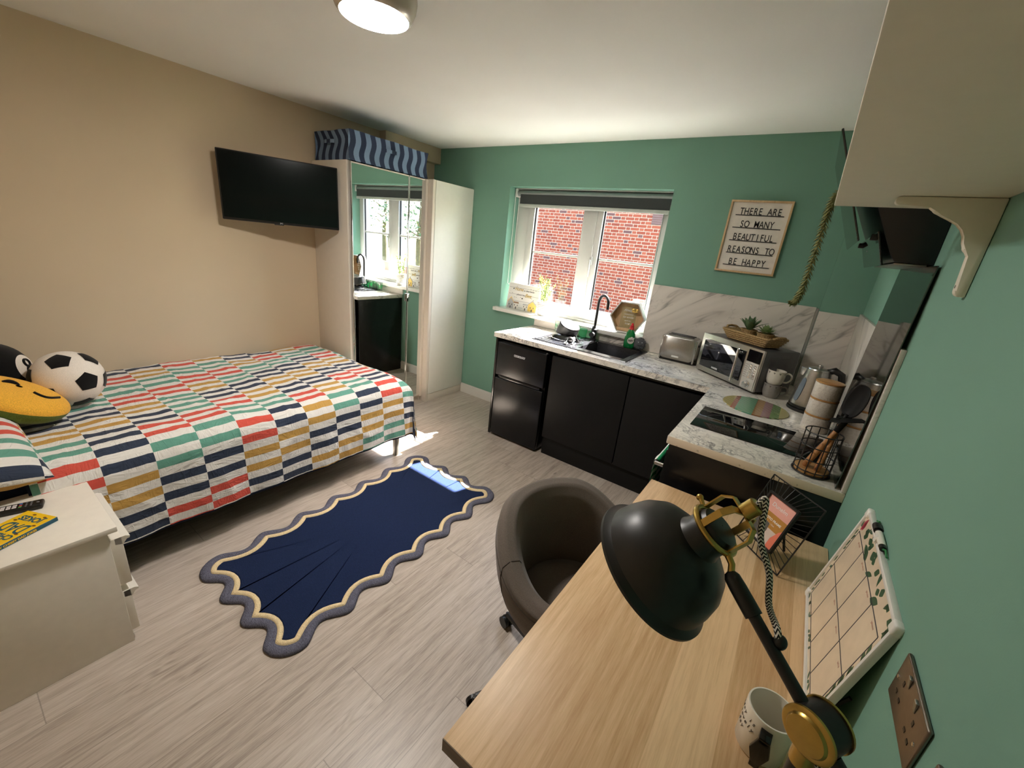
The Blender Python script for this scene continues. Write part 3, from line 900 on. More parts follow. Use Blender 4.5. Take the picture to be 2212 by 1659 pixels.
for s_, yy, sz in (('JOKES', .022, .030), ('DAD', .058, .060), ('CHEESY', .108, .030), ('TERRIBLY', .145, .020)):
    text('title', s_, sz, Mb @ T(.060, yy, .0152), BK_TEAL, bk, .0002, 'CENTER', bold=.0012, width=(.085 if s_ != 'CHEESY' else .1))
DOT = plain('brown_print', (120, 70, 20), 0.5)
for (px, py) in ((.03, .014), (.075, .012), (.015, .055), (.1, .048), (.105, .1), (.018, .1)):
    part('print_spot', B().lathe([(.004, 0), (.004, .0003)], Mb @ T(px, py, .0152) @ Matrix.Diagonal((1.6, .9, 1, 1)), 14), DOT, bk)
Ms = basis(Mb @ Vector((-.0013, .19, .0035)), -bd, Vector((0, 0, 1)), (-bd).cross(Vector((0, 0, 1))))
text('spine_title', 'TERRIBLY CHEESY DAD JOKES', .010, Ms, BK_YEL, bk, .0002, bold=.0003, width=.13)

# ================================================================== RUG
def rug_outline(off, wav=1.0):
    c0, c1, c2, c3 = (-2.262, -2.765), (-1.560, -2.745), (-1.640, -1.312), (-2.372, -1.330)
    cs = [Vector((x, y, 0)) for x, y in (c0, c1, c2, c3)]
    nw = [3, 6, 3, 6]; rc = .075; amp = .027 * wav
    pts = []
    for k in range(4):
        a, b_ = cs[k], cs[(k + 1) % 4]; d = (b_ - a); L = d.length; d = d / L; n = Vector((d.y, -d.x, 0))
        m = 90 if k % 2 else 48
        for i in range(m):
            s = rc + (L - 2 * rc) * i / (m - 1); t = i / (m - 1)
            w = amp * math.cos(2 * PI * nw[k] * t)
            pts.append((a + d * s + n * (w), n))
        nx = cs[(k + 2) % 4] - b_; nx.normalize(); n2 = Vector((nx.y, -nx.x, 0))
        cc = b_ - d * rc + nx * rc
        for i in range(1, 9):
            q = i / 9; nn = (n * math.cos(q * PI / 2) + n2 * math.sin(q * PI / 2)).normalized()
            pts.append((cc + nn * (rc + amp), nn))
    P = [p for p, n in pts]; N = len(P); out = []
    for i in range(N):
        tg = (P[(i + 1) % N] - P[i - 1]).normalized(); nn = Vector((tg.y, -tg.x, 0))
        out.append(P[i] - nn * off)
    if off > .02:                      # soften the inset lines
        for _ in range(4): out = [(out[i - 1] + out[i] * 2 + out[(i + 1) % N]) / 4 for i in range(N)]
    return out
def rug_band(offs):
    b = B(); rings = [b.ring([p + Vector((0, 0, z)) for p in rug_outline(o)]) for o, z in offs]
    for a, q in zip(rings, rings[1:]): b.bridge(a, q)
    return b
def pile(name, rgb, var, scale):
    m = NT(name, 1.0, 0, 0.1)
    n1 = m.noise(m.coord(), scale, 2); n2 = m.noise(m.mapping(m.coord(), (60, 420, 1)), 1.0, 2)
    f = m.math('ADD', m.math('MULTIPLY', n1, .6), m.math('MULTIPLY', n2, .4)); c = srgb(*rgb)
    m.col(m.ramp(f, [(.35, tuple(x * (1 - var) for x in c[:3]) + (1,)), (.65, tuple(min(1, x * (1 + var)) for x in c[:3]) + (1,))]))
    m.bump(f, .9, .004)
    return m.m
rg = thing('rug', 'navy rug with a wavy cream and grey border on the floor beside the bed', 'rug', (-1.95, -2.05, 0))
part('grey_border', rug_band([(0, 0), (-.003, .008), (.004, .017), (.018, .021), (.034, .018), (.040, .010)]), pile('grey_pile', (98, 98, 112), .5, 330), rg, 180)
part('cream_line', rug_band([(.037, .008), (.041, .018), (.050, .020), (.060, .017), (.064, .008)]), pile('cream_pile', (224, 202, 160), .2, 330), rg, 180)
b = B(); o1 = rug_outline(.061); ctr = sum(o1, Vector()) / len(o1); prv = b.ring([p + Vector((0, 0, .008)) for p in o1])
for k_ in (.99, .94, .85, .7, .5, .25, .05):
    nxt = b.ring([ctr + (p - ctr) * k_ + Vector((0, 0, .014)) for p in o1]); b.bridge(prv, nxt); prv = nxt
b.cap(prv)
part('navy_field', b, pile('navy_pile', (30, 41, 70), .32, 420), rg, 0)
# ================================================================== KITCHEN: units and worktop
def evaluated(o):
    dg = bpy.context.evaluated_depsgraph_get()
    return bpy.data.meshes.new_from_object(o.evaluated_get(dg))
wt = B()
wt.prism([(-2.29, -.0125), (-2.29, -.61), (-.615, -.61), (-.615, -1.541), (-.001, -1.541), (-.001, -.0525), (-.2135, -.0525), (-.2135, -.0125)], .872, .91, None, .005, 3)
wto = solo('worktop', wt, WORKTOP, 'L-shaped marble-effect kitchen worktop', 'worktop', (-1.2, -.4, .872))
cut = solo('cutter', B().box((-1.605, -.475, .8), (-1.225, -.095, 1.0), .03, 4), WORKTOP, None, None)
md = wto.modifiers.new('b', 'BOOLEAN'); md.operation = 'DIFFERENCE'; md.object = cut; md.solver = 'EXACT'
nm = evaluated(wto); wto.modifiers.clear(); wto.data = nm
bpy.data.objects.remove(cut)
part('edge_strip', B().box((-.612, -1.5425, .8735), (-.001, -1.5405, .9085), .0008), EDGE_BAND, wto, label='cream cut end of the worktop')

fr = thing('fridge_freezer', 'black under-counter fridge freezer left of the cupboards', 'fridge', (-2.0, -.33, 0))
part('body', B().box((-2.238, -.575, .02), (-1.768, -.06, .846), .006), FRIDGE_BLACK, fr)
part('freezer_door', B().box((-2.238, -.612, .562), (-1.768, -.577, .842), .008, 3), FRIDGE_BLACK, fr)
part('fridge_door', B().box((-2.238, -.612, .022), (-1.768, -.577, .536), .008, 3), FRIDGE_BLACK, fr)
part('grip_strip', B().box((-2.20, -.606, .538), (-1.80, -.59, .560), .004), BLACK_GLOSS, fr)
for x in (-2.20, -1.80):
    for y in (-.55, -.1): part('foot', B().cyl((x, y, 0), (x, y, .021), .018), BLACK_PLASTIC, fr)
text('badge', 'COOKOLOGY', .024, basis((-2.068, -.6122, .753), (1, 0, 0), (0, 0, 1), (0, -1, 0)), WHITE_INK, fr, .0003, bold=.0006, width=.108)
part('hinge', B().cyl((-1.776, -.60, .842), (-1.776, -.60, .85), .006), CHROME, fr)
solo('end_panel', B().box((-2.277, -.59, 0), (-2.257, -.014, .8715), .001), BLACK_GLOSS, 'thin black end panel left of the fridge', 'panel', (-2.267, -.3, 0))

cb = thing('base_cupboard', 'matt black handleless double cupboard under the sink', 'cupboard', (-1.17, -.3, 0))
b = B(); b.box((-1.734, -.566, .15), (-.62, -.03, .80), .001); b.box((-1.734, -.55, .80), (-.62, -.50, .868), .001); b.box((-1.734, -.5, .80), (-1.72, -.03, .868)); b.box((-.63, -.5, .80), (-.62, -.03, .868))
part('carcass', b, BLACK_GLOSS, cb)
part('door', B().box((-1.732, -.588, .160), (-1.126, -.568, .838), .0015), BLACK_MATT, cb)
part('door', B().box((-1.118, -.588, .158), (-.618, -.568, .836), .0015), BLACK_MATT, cb)
part('plinth', B().box((-1.734, -.560, 0), (-.62, -.545, .15), .001), BLACK_MATT, cb)
hu = thing('hob_unit', 'black kitchen unit under the hob, beside the desk', 'cupboard', (-.3, -1.0, 0))
b = B(); b.box((-.585, -1.5355, .15), (-.02, -.625, .8705), .001); b.box((-.55, -1.53, 0), (-.03, -.63, .15))
part('carcass', b, BLACK_MATT, hu)
part('end_panel', B().box((-.600, -1.5405, 0), (-.002, -1.5358, .8712), .001), BLACK_GLOSS, hu)
b = B().box((-.603, -.93, .16), (-.587, -.63, .838), .0015)
part('door', b, BLACK_MATT, hu)
ov = thing('oven', 'built-in black oven under the hob, its handle holding a towel', 'oven', (-.59, -1.23, .2))
part('oven_front', B().box((-.606, -1.532, .20), (-.586, -.935, .838), .002), plain('black_oven_glass', (12, 12, 13), 0.12), ov)
part('oven_handle', B().tube([(-.606, -1.49, .742), (-.645, -1.49, .742), (-.645, -.975, .742), (-.606, -.975, .742)], .009, 10), STEEL, ov)
def towel_mat():
    m = NT('green_and_white_towelling', 0.95, 0, 0.1)
    x, y, z = m.xyz(m.coord('UV'))
    s = m.math('GREATER_THAN', m.math('FRACT', m.math('MULTIPLY', y, 22.0)), 0.52)
    m.col(m.mix(s, srgb(232, 230, 222), srgb(34, 132, 84)))
    m.bump(m.noise(m.coord(), 700, 2), 0.5, 0.001)
    return m.m
def tow(u, v):
    s = (v - .36) * .62
    x, z = (-.645, .742)
    r = .0125
    if abs(s) < r * PI / 2:
        a = s / r; px, pz = x - r * math.sin(a), z + r * math.cos(a)
    else:
        px = x - math.copysign(r, s) * 1.0 - (.012 * noise.noise((u * 3, s * 4, 0)) + .02 * max(0, s)); pz = z - (abs(s) - r * PI / 2)
        if s < 0: px = x + r * .8
    return Vector((px, -1.475 + .36 * u + .01 * math.sin(s * 12), pz))
solo('tea_towel', B().grid(tow, 24, 60, lambda u, v: (u * .36, v * .62)), towel_mat(), 'green and white striped tea towel hanging on the oven handle', 'tea towel', (-.645, -1.3, .5), smooth=180)

# splashbacks
sp1 = thing('marble_splashback', 'white veined splashback panel below and right of the window', 'splashback', (-1.2, -.006, .91))
b = B().prism([(-2.288, .9105), (-2.288, .9755), (WX1, .9755), (WX1, 1.425), (-.2305, 1.425), (-.2305, .9105)], 0, .0118, basis((0, -.0002, 0), (1, 0, 0), (0, 0, 1), (0, -1, 0)))
part('panel', b, SPLASH, sp1)
part('corner_trim', B().box((-.2275, -.0126, .9105), (-.2137, -.0005, 1.42), .0006), plain('grey_trim', (150, 146, 140), .4), sp1)
part('metal_edge', B().box((-.2305, -.0128, .9105), (-.2275, .0, 1.4255), .0006), CHROME, sp1)
solo('marble_splashback', B().box((-.2125, -.0518, .9105), (-.0145, -.0402, 1.408), .0005), SPLASH, 'narrow veined splashback panel in the corner behind the kettle', 'splashback', (-.12, -.05, .91))
solo('marble_splashback', B().box((-.0140, -1.541, .9105), (-.0004, -.0405, 1.425), .0012), SPLASH, 'veined splashback panel on the right wall, cut end towards the desk', 'splashback', (-.01, -.7, .91))
DARK_MIRROR = plain('dark_mirror_steel', (100, 99, 96), 0.04, 1.0, var=0.01)
b = B().prism([(-1.526, 0), (-.868, 0), (-.868, .7655), (-1.526, .7655)], 0, .0035, basis((-.0295, 0, .9112), (0, 1, 0), Vector((.022, 0, .7655)).normalized(), (-1, 0, .0287)), .0006, 1)
solo('hob_splashback', b, DARK_MIRROR, 'dark mirror-finish splashback behind the hob', 'splashback', (-.02, -1.15, .911))

# sink and tap
SINK_BLACK = plain('black_composite_sink', (34, 34, 37), 0.22, var=0.15, scale=400, spec=0.6)
sk = thing('sink', 'black composite sink with a ribbed drainer under the window', 'sink', (-1.58, -.29, .91))
b = B(); zt_ = .9165
O = [(-1.972, -.535), (-1.19, -.535), (-1.19, -.052), (-1.972, -.052)]; I = [(-1.598, -.468), (-1.232, -.468), (-1.232, -.102), (-1.598, -.102)]
o0 = b.ring([(x, y, .9102) for x, y in O]); o1 = b.ring([(x + (.003 if x < -1.5 else -.003), y + (.003 if y < -.3 else -.003), zt_) for x, y in O])
i1 = b.ring([(x, y, zt_) for x, y in I]); i2 = b.ring([(x + (.02 if x < -1.5 else -.02), y + (.02 if y < -.3 else -.02), .745) for x, y in I])
b.bridge(o0, o1); b.bridge(o1, i1); b.bridge(i1, i2); b.cap(i2)
part('basin', b, SINK_BLACK, sk, 30)
b = B()
b.box((-1.955, -.518, .9163), (-1.63, -.506, .9205), .002); b.box((-1.955, -.085, .9163), (-1.63, -.073, .9205), .002)
b.box((-1.955, -.518, .9163), (-1.943, -.073, .9205), .002)
for i in range(8): b.box((-1.925, -.475 + i * .052, .9163), (-1.66, -.468 + i * .052, .9200), .0016)
part('drainer_ribs', b, SINK_BLACK, sk)
part('waste', B().lathe([(.042, 0), (.042, .004), (.03, .003), (.001, .005)], T(-1.415, -.285, .745), 28), CHROME, sk)
part('overflow', B().lathe([(.016, 0), (.016, .004), (.001, .005)], basis((-1.589, -.39, .865), (0, 1, 0), (0, 0, 1), (1, 0, 0)), 20), CHROME, sk)
tp = thing('kitchen_tap', 'tall black swan-neck tap behind the sink', 'tap', (-1.655, -.078, .9165))
tx, ty = -1.655, -.078
part('tap_body', B().lathe([(.029, .9165), (.029, .924), (.023, .928), (.023, 1.005), (.014, 1.012), (.0125, 1.02)], T(tx, ty, 0), 28), BLACK_METAL, tp)
part('spout', B().tube([(tx, ty, 1.01), (tx, ty, 1.215)] + [(tx + .046 - .046 * math.cos(a) , ty - .012 * (1 - math.cos(a)), 1.225 + .062 * math.sin(a)) for a in [PI * i / 14 for i in range(15)]] + [(tx + .093, ty - .025, 1.185)], .0115, 14), BLACK_METAL, tp)
part('lever', B().cyl((tx, ty - .018, .965), (tx + .005, ty - .055, .965), .021, n=24).tube([(tx + .004, ty - .048, .965), (tx + .006, ty - .052, .99), (tx + .008, ty - .056, 1.04)], [.006, .006, .005], 8), BLACK_METAL, tp)

# washing-up on the drainer
pn_c = Vector((-1.80, -.30, .921))
pan = thing('frying_pan_lid', 'black domed pan lid lying upside down on the drainer', 'pan lid', pn_c)
part('lid_shell', B().lathe([(.108, .002), (.112, .006), (.108, .012), (.092, .030), (.060, .044), (.015, .05), (.001, .0505)], T(*pn_c), 40, False, True), BLACK_GLOSS, pan)
part('lid_rim', B().lathe([(.108, 0), (.1145, .002), (.1145, .008), (.108, .010)], T(*pn_c), 40), CHROME, pan)
ax = Vector((.30, -.10, .80)).normalized(); pc_ = Vector((-1.80, -.265, .995)); pxx = Vector((1, 0, -.375)).normalized(); pxx = (pxx - ax * pxx.dot(ax)).normalized()
Mp = basis(pc_, pxx, ax.cross(pxx), ax)
sp_ = thing('saucepan', 'black saucepan turned over on the drainer, handle towards the sink', 'saucepan', (-1.80, -.265, .93))
part('pan_body', B().lathe([(.083, -.045), (.086, -.045), (.086, .035), (.080, .043), (.001, .044)], Mp, 40, False, True), BLACK_METAL, sp_)
part('pan_base', B().lathe([(.074, .044), (.074, .046), (.001, .0465)], Mp, 36), STEEL, sp_)
part('pan_rim', B().lathe([(.082, -.047), (.088, -.048), (.088, -.043), (.083, -.043)], Mp, 40), CHROME, sp_)
part('pan_handle', B().tube([Mp @ Vector(q) for q in ((.080, -.025, -.010), (.10, -.03, -.008), (.135, -.045, -.014), (.165, -.062, -.024), (.19, -.078, -.036))], [.007, .008, .009, .009, .007], 8), BLACK_GLOSS, sp_)
def glass(x, y, label):
    g = thing('tumbler', label, 'glass', (x, y, .921), group='patterned glasses on the drainer')
    part('tumbler_wall', B().lathe([(.030, .921), (.033, .925), (.040, 1.008), (.038, 1.008), (.031, .930), (.001, .929)], T(x, y, 0), 32, True, True), CLEAR, g, 60)
    rnd = random.Random(int(x * 1000)); lf = B()
    for i in range(16):
        a = rnd.uniform(0, 6.28); z = .934 + .05 * rnd.random(); r = .0335 + .0072 * (z - .925) / .083
        for k in range(5):
            q = a + (k - 2) * .10; zz = z + .010 * math.sin(k * 1.3 + i)
            q2 = q + .11; z2 = zz + .006
            lf.face([(x + r * math.cos(q), y + r * math.sin(q), zz), (x + r * math.cos(q + .05), y + r * math.sin(q + .05), zz + .008), (x + r * math.cos(q2), y + r * math.sin(q2), z2), (x + r * math.cos(q + .06), y + r * math.sin(q + .06), zz - .006)])
    part('leaf_print', lf, plain('emerald_print', (20, 186, 96), 0.4), g, 0)
glass(-1.975, -.10, 'leaf-printed tumbler behind the left side of the saucepan')
glass(-1.815, -.10, 'leaf-printed tumbler behind the right side of the saucepan')
solo('tumbler', B().lathe([(.028, .921), (.031, .925), (.037, .995), (.035, .995), (.029, .930), (.001, .929)], T(-1.735, -.115, 0), 32), glassy('green_glass', (.62, .90, .78), .15), 'plain green glass tumbler left of the tap', 'glass', (-1.735, -.115, .921), smooth=60)
def spoon(p, d, label):
    p, d = Vector(p), Vector(d).normalized(); n = Vector((0, 0, 1)); sd = n.cross(d)
    b = B().tube([p, p + d * .05 + n * .006, p + d * .11 + n * .004], [.004, .003, .0025], 8)
    b.grid(lambda u, v: p - d * (.025 + .055 * u - .055 + .0) + sd * ((2 * v - 1) * .019 * math.sin(PI * max(.02, min(.98, u)))) + n * (-.006 * math.sin(PI * v) * math.sin(PI * u) + .004), 12, 8)
    o = solo('spoon', b, CHROME, label, 'spoon', p, smooth=180)
    o.modifiers.new('thickness', 'SOLIDIFY').thickness = .0015
spoon((-1.70, -.47, .9265), (-.35, .9, .12), 'chrome spoon at the front of the drainer, below the pan lid')
spoon((-1.655, -.42, .9265), (-.5, .8, .1), 'chrome spoon closer to the sink bowl')

# washing-up liquid and scrubber
wl = thing('washing_up_liquid', 'green washing-up liquid bottle with a red cap beside the tap', 'bottle', (-1.345, -.075, .9165))
Mw = T(-1.345, -.075, .9165) @ Matrix.Diagonal((1, .62, 1, 1))
gb = NT('green_detergent_plastic', 0.15); gb.col(srgb(14, 128, 62)); gb.p.inputs['Transmission Weight'].default_value = .25
part('bottle_body', B().lathe([(.036, 0), (.042, .004), (.044, .03), (.042, .085), (.034, .120), (.020, .142), (.016, .150)], Mw, 32), gb.m, wl, 60)
part('neck_label', B().lathe([(.0165, .146), (.0185, .150), (.0175, .164), (.0135, .166)], Mw, 24), plain('red_label', (200, 40, 44), 0.4), wl)
RED = plain('red_cap_plastic', (206, 22, 40), 0.3)
part('cap', B().lathe([(.013, .166), (.015, .170), (.015, .178), (.009, .182), (.008, .196), (.005, .198)], Mw, 24), RED, wl)
vb = Vector((.55, -.83, 0)).normalized(); rbv = Vector((.83, .55, 0)).normalized()
def lab(z, k): return basis(Vector((-1.345, -.075, .9165 + z)) + vb * k, rbv, (0, 0, 1), vb)
part('label', B().lathe([(.001, .0), (.026, .0), (.026, .0012), (.001, .0015)], lab(.065, .0325), 28), plain('cream_label', (226, 226, 214), 0.5), wl)
text('label_text', 'FAIRY', .022, lab(.058, .0345), INK, wl, .0003, 'CENTER', bold=.0008, width=.042)
part('label_figure', B().lathe([(.001, 0), (.008, 0), (.008, .001)], lab(.088, .0335) @ T(.005, 0, 0), 16).lathe([(.001, 0), (.006, 0), (.006, .001)], lab(.085, .0335) @ T(.021, 0, 0), 16), plain('pale_print', (222, 224, 216), 0.5), wl)
GREY_FUZZ = fabric('grey_scourer', (88, 90, 94), 0.35, 300, 0.8)
sc = thing('scrubber', 'round grey scrubbing sponge with a smiling face right of the bottle', 'sponge', (-1.262, -.068, .9165))
b = B().sphere((-1.262, -.068, .967), (.046, .032, .046), 24, 14)
rnd = random.Random(5)
for i in range(420):
    d = Vector((rnd.gauss(0, 1), rnd.gauss(0, 1), rnd.gauss(0, 1))).normalized()
    p = Vector((-1.262 + .045 * d.x, -.068 + .031 * d.y, .967 + .045 * d.z))
    if d.y < -.35 and abs(d.x) < .6 and abs(d.z) < .5: continue
    s_ = d.orthogonal().normalized() * .0022
    b.face([p - s_, p + s_, p + d * .009])
part('scourer', b, GREY_FUZZ, sc, 0)
fv = Vector((.30, -.95, .15)).normalized()
Ms_ = basis(Vector((-1.262, -.068, .967)) + Vector((.012, -.031, .004)), Vector((.95, .30, 0)).normalized(), Vector((0, 0, 1)), Vector((.30, -.95, 0)).normalized())
b = B().sphere(Ms_ @ Vector((-.013, .012, 0)), .0045).sphere(Ms_ @ Vector((.014, .012, 0)), .0045)
part('eyes', b, plain('pale_eyes', (176, 178, 180), 0.5), sc)
part('smile', B().tube([Ms_ @ Vector((.018 * math.sin(t), -.004 - .010 * math.cos(t), .001)) for t in [-1.2 + .24 * i for i in range(11)]], .0018, 6), INK, sc)

# things on the window sill
sg = thing('wooden_sign', 'small white plank sign with yellow houses on the left of the sill', 'sign', (-2.475, .03, WZ0))
Msg = basis((-2.640, .018, WZ0 + .001), Vector((1, .03, 0)).normalized(), Vector((0, .10, 1)).normalized(), Vector((0, -1, .10)).normalized())
PLK = NT('white_painted_planks', 0.6)
_x, _y, _z = PLK.xyz(PLK.coord())
PLK.col(PLK.mix(PLK.math('LESS_THAN', PLK.math('FRACT', PLK.math('MULTIPLY', PLK.math('SUBTRACT', _z, .02), 16.5)), 0.05), srgb(222, 222, 218), srgb(150, 150, 150)))
part('plank_panel', B().box((0, 0, -.01), (.335, .24, 0), M=Msg), PLK.m, sg)
b = B(); 
for lo, hi in (((-.006, -.001), (.341, .005)), ((-.006, .236), (.341, .243)), ((-.006, 0), (.0, .242)), ((.335, 0), (.341, .242))): b.box((lo[0], lo[1], -.014), (hi[0], hi[1], .006), .001, 1, Msg)
part('frame', b, WHITE_GLOSS, sg)
text('sign_text', 'Home', .046, Msg @ T(.062, .178, .0005), GOLD_INK, sg, .0004, shear=.3, width=.095, bold=.0006)
text('sign_text', 'is the best', .022, Msg @ T(.165, .178, .0005), INK, sg, .0004, width=.115)
text('sign_text', 'place to', .022, Msg @ T(.092, .135, .0005), INK, sg, .0004, width=.085)
text('sign_text', 'Bee', .046, Msg @ T(.185, .128, .0005), GOLD_INK, sg, .0004, shear=.3, width=.07, bold=.0006)
YW = plain('yellow_paint', (232, 200, 110), 0.6); GW = plain('grey_paint', (176, 178, 180), 0.6); BW = plain('brown_paint', (150, 120, 96), 0.6); PW = plain('pale_paint', (222, 220, 212), 0.6)
for x0, x1, hh, hr, body, roof in ((.008, .070, .070, .115, GW, YW), (.075, .130, .060, .072, PW, BW), (.180, .235, .055, .066, PW, GW), (.238, .325, .070, .108, YW, GW)):
    xm = (x0 + x1) / 2
    hs_ = part('painted_house', B().prism([(x0, .004), (x1, .004), (x1, hh), (xm, hr - .004) if hr - hh > .02 else (x1, hh), (x0, hh)][:5] if hr - hh > .02 else [(x0, .004), (x1, .004), (x1, hh), (x0, hh)], 0, .003, Msg), body, sg)
    if hr - hh > .02: rp = [(x0 - .005, hh - .003), (xm, hr), (x1 + .005, hh - .003), (x1 + .005, hh - .010), (xm, hr - .009), (x0 - .005, hh - .010)]
    else: rp = [(x0 - .003, hh - .002), (x1 + .003, hh - .002), (x1 - .002, hr), (x0 + .002, hr)]
    part('roof', B().prism(rp, .003, .0045, Msg), roof, hs_)
    w_ = B().prism([(xm - .006, .005), (xm + .006, .005), (xm + .006, .026), (xm - .006, .026)], .003, .0038, Msg)
    for dx in (-.016, .016): w_.prism([(xm + dx - .004, .034), (xm + dx + .004, .034), (xm + dx + .004, .046), (xm + dx - .004, .046)], .003, .0038, Msg)
    part('door_and_windows', w_, plain('dark_paint', (92, 92, 94), 0.6), hs_)
bp = B(); rnd = random.Random(4)
for i in range(14): 
    bx_, by_ = rnd.uniform(.02, .32), rnd.uniform(.10, .225)
    bp.prism([(bx_ - .004, by_), (bx_, by_ - .003), (bx_ + .004, by_), (bx_, by_ + .003)], 0, .0006, Msg)
bp.prism([(.042, .190), (.052, .185), (.058, .192), (.050, .200)], 0, .0008, Msg); bp.prism([(.150, .108), (.160, .103), (.168, .110), (.158, .118)], 0, .0008, Msg)
part('painted_bees', bp, INK, sg)

pp = thing('potted_plant', 'small yellow-green artificial plant in a ribbed white pot on the sill', 'plant', (-2.225, .01, WZ0))
px_, py_ = -2.228, .012
part('pot', B().lathe([(.042, WZ0 + .001), (.046, WZ0 + .006)] + [(.047 + .004 * (i % 2) + .006 * i / 14, WZ0 + .012 + i * .0075) for i in range(15)] + [(.058, WZ0 + .125), (.052, WZ0 + .123), (.048, WZ0 + .10), (.001, WZ0 + .095)], T(px_, py_, 0), 36), plain('ribbed_white_pot', (222, 218, 210), 0.6, var=.03), pp, 50)
st = B(); lf = B(); fl = B(); rnd = random.Random(11)
for i in range(22):
    a = rnd.uniform(0, 6.28); sp0 = rnd.uniform(.03, .115); hh = rnd.uniform(.12, .27)
    p0 = Vector((px_ + .02 * math.cos(a), py_ + .02 * math.sin(a), WZ0 + .10)); p1 = Vector((px_ + sp0 * math.cos(a), py_ + .55 * sp0 * math.sin(a) - .01, WZ0 + .10 + hh)); pm = (p0 + p1) / 2 + Vector((0, 0, .03))
    st.tube([p0, pm, p1], [.0022, .0018, .001], 5)
    for k in range(16):
        t = rnd.uniform(.15, 1); q = p0 * (1 - t) ** 2 + pm * 2 * t * (1 - t) + p1 * t * t
        d1 = Vector((rnd.uniform(-1, 1), rnd.uniform(-1, 1), rnd.uniform(-.3, .8))).normalized(); d2 = d1.orthogonal().normalized(); z_ = rnd.uniform(.010, .017)
        (fl if (t > .75 and i % 2 == 0) else lf).face([q, q + d1 * z_ * .5 + d2 * z_ * .5, q + d1 * z_ * 1.2, q + d1 * z_ * .5 - d2 * z_ * .5])
part('stems', st, plain('green_stem', (120, 140, 70), 0.7), pp)
part('leaves', lf, plain('pale_green_leaf', (176, 190, 136), 0.6, var=.2), pp, 0)
part('yellow_tips', fl, plain('yellow_leaf', (220, 212, 96), 0.6, var=.12), pp, 0)

hx = thing('hexagon_plaque', 'white hexagon box with a bee-topped glass message on the sill', 'ornament', (-1.42, .02, WZ0))
AQ = WHITE_GLOSS
hxd = Vector((.985, .17, 0)).normalized()
Mhx = basis((-1.418, -.022, WZ0 + .131), hxd, Vector((0, 0, 1)), Vector((.17, -.985, 0)).normalized())
def hexa(r, n=6): return [(r * math.cos(PI * i / 3) * 1.0, r * math.sin(PI * i / 3)) for i in range(n)]
b = B(); A0 = b.ring([Mhx @ Vector((x, y, 0)) for x, y in hexa(.142)]); A1 = b.ring([Mhx @ Vector((x, y, -.085)) for x, y in hexa(.142)]); I0 = b.ring([Mhx @ Vector((x, y, 0)) for x, y in hexa(.131)]); I1 = b.ring([Mhx @ Vector((x, y, -.076)) for x, y in hexa(.131)])
b.bridge(A1, A0); b.bridge(A0, I0); b.cap(A1); b.bridge(I0, I1)
part('hexagon_frame', b, AQ, hx)
part('wooden_lining', B().prism(hexa(.1305), -.078, -.074, Mhx), PALE_WOOD, hx)
b = B()
for i in range(6):
    a0_, a1_ = Vector((*hexa(.1308)[i], 0)), Vector((*hexa(.1308)[(i + 1) % 6], 0)); n_ = -(a0_ + a1_).normalized() * .002
    b.face([Mhx @ (a0_ + n_ + Vector((0, 0, -.004))), Mhx @ (a1_ + n_ + Vector((0, 0, -.004))), Mhx @ (a1_ + n_ + Vector((0, 0, -.075))), Mhx @ (a0_ + n_ + Vector((0, 0, -.075)))])
part('wooden_sides', b, PALE_WOOD, hx)
part('wooden_foot', B().box((-.075, -.112, -.06), (.065, -.088, -.014), .002, 1, Mhx), PALE_WOOD, hx)
part('glass_plate', B().box((-.058, -.090, -.040), (.062, .085, -.035), .001, 1, Mhx), CLEAR, hx)
for s_, yy, sz in (('Always', .045, .030), ('remember', .018, .018), ('to smile', -.008, .026), ('and be', -.034, .018), ('kind', -.058, .022)): text('plaque_text', s_, sz, Mhx @ T(0.002, yy, -.0348), WHITE_INK, hx, .0003, 'CENTER', shear=.3)
bm_ = B()
for (x, y, rx, ry, an) in ((.035, .052, .016, .008, .6), (.056, .05, .016, .008, -.6), (.032, .068, .017, .008, -.3), (.060, .066, .017, .008, .3), (.046, .058, .008, .02, 0)): bm_.sphere(Mhx @ Vector((x, y, -.030)), (rx, .004, ry), 14, 8)
part('gold_bee', bm_, BRASS, hx)

# ------------------------------------------------------------------ toaster
ts = thing('toaster', 'silver two-slice toaster left of the microwave', 'toaster', (-.955, -.095, .91))
def rrect(w, h, r, n=6):
    out = []
    for cx_, cy_, a in ((w / 2 - r, h / 2 - r, 0), (-w / 2 + r, h / 2 - r, PI / 2), (-w / 2 + r, -h / 2 + r, PI), (w / 2 - r, -h / 2 + r, 1.5 * PI)):
        out += [(cx_ + r * math.cos(a + PI / 2 * i / n), cy_ + r * math.sin(a + PI / 2 * i / n)) for i in range(n + 1)]
    return out
b = B(); Mto = basis((-.955, -.095, 1.012), (1, .02, 0), (0, 0, 1), (-.02, -1, 0))
for i, (z, w, h) in enumerate(((-.073, .21, .155), (-.068, .235, .168), (-.05, .250, .176), (.05, .250, .176), (.068, .235, .168), (.073, .21, .155))):
    rg_ = b.ring([Mto @ Vector((x * w / .25, y * h / .18 + (0 if y < 0 else 0), z)) for x, y in rrect(.25, .18, .035)])
    if i: b.bridge(prv, rg_)
    else: b.cap(rg_, True)
    prv = rg_
b.cap(prv)
part('toaster_body', b, STEEL, ts, 40)
for k in (-.03, .03): part('slot', B().box((-1.045, -.095 + k - .012, 1.098), (-.865, -.095 + k + .012, 1.1045), .004), BLACK_PLASTIC, ts)
for sx in (-1, 1): part('end_cap', B().box((-.955 + sx * .118 - .006, -.16, .918), (-.955 + sx * .118 + .006, -.03, 1.09), .006), CHROME, ts, 40)
part('badge', B().box((-.985, -.1705, .945), (-.935, -.168, .958), .001), plain('white_badge', (230, 230, 226), 0.4), ts)
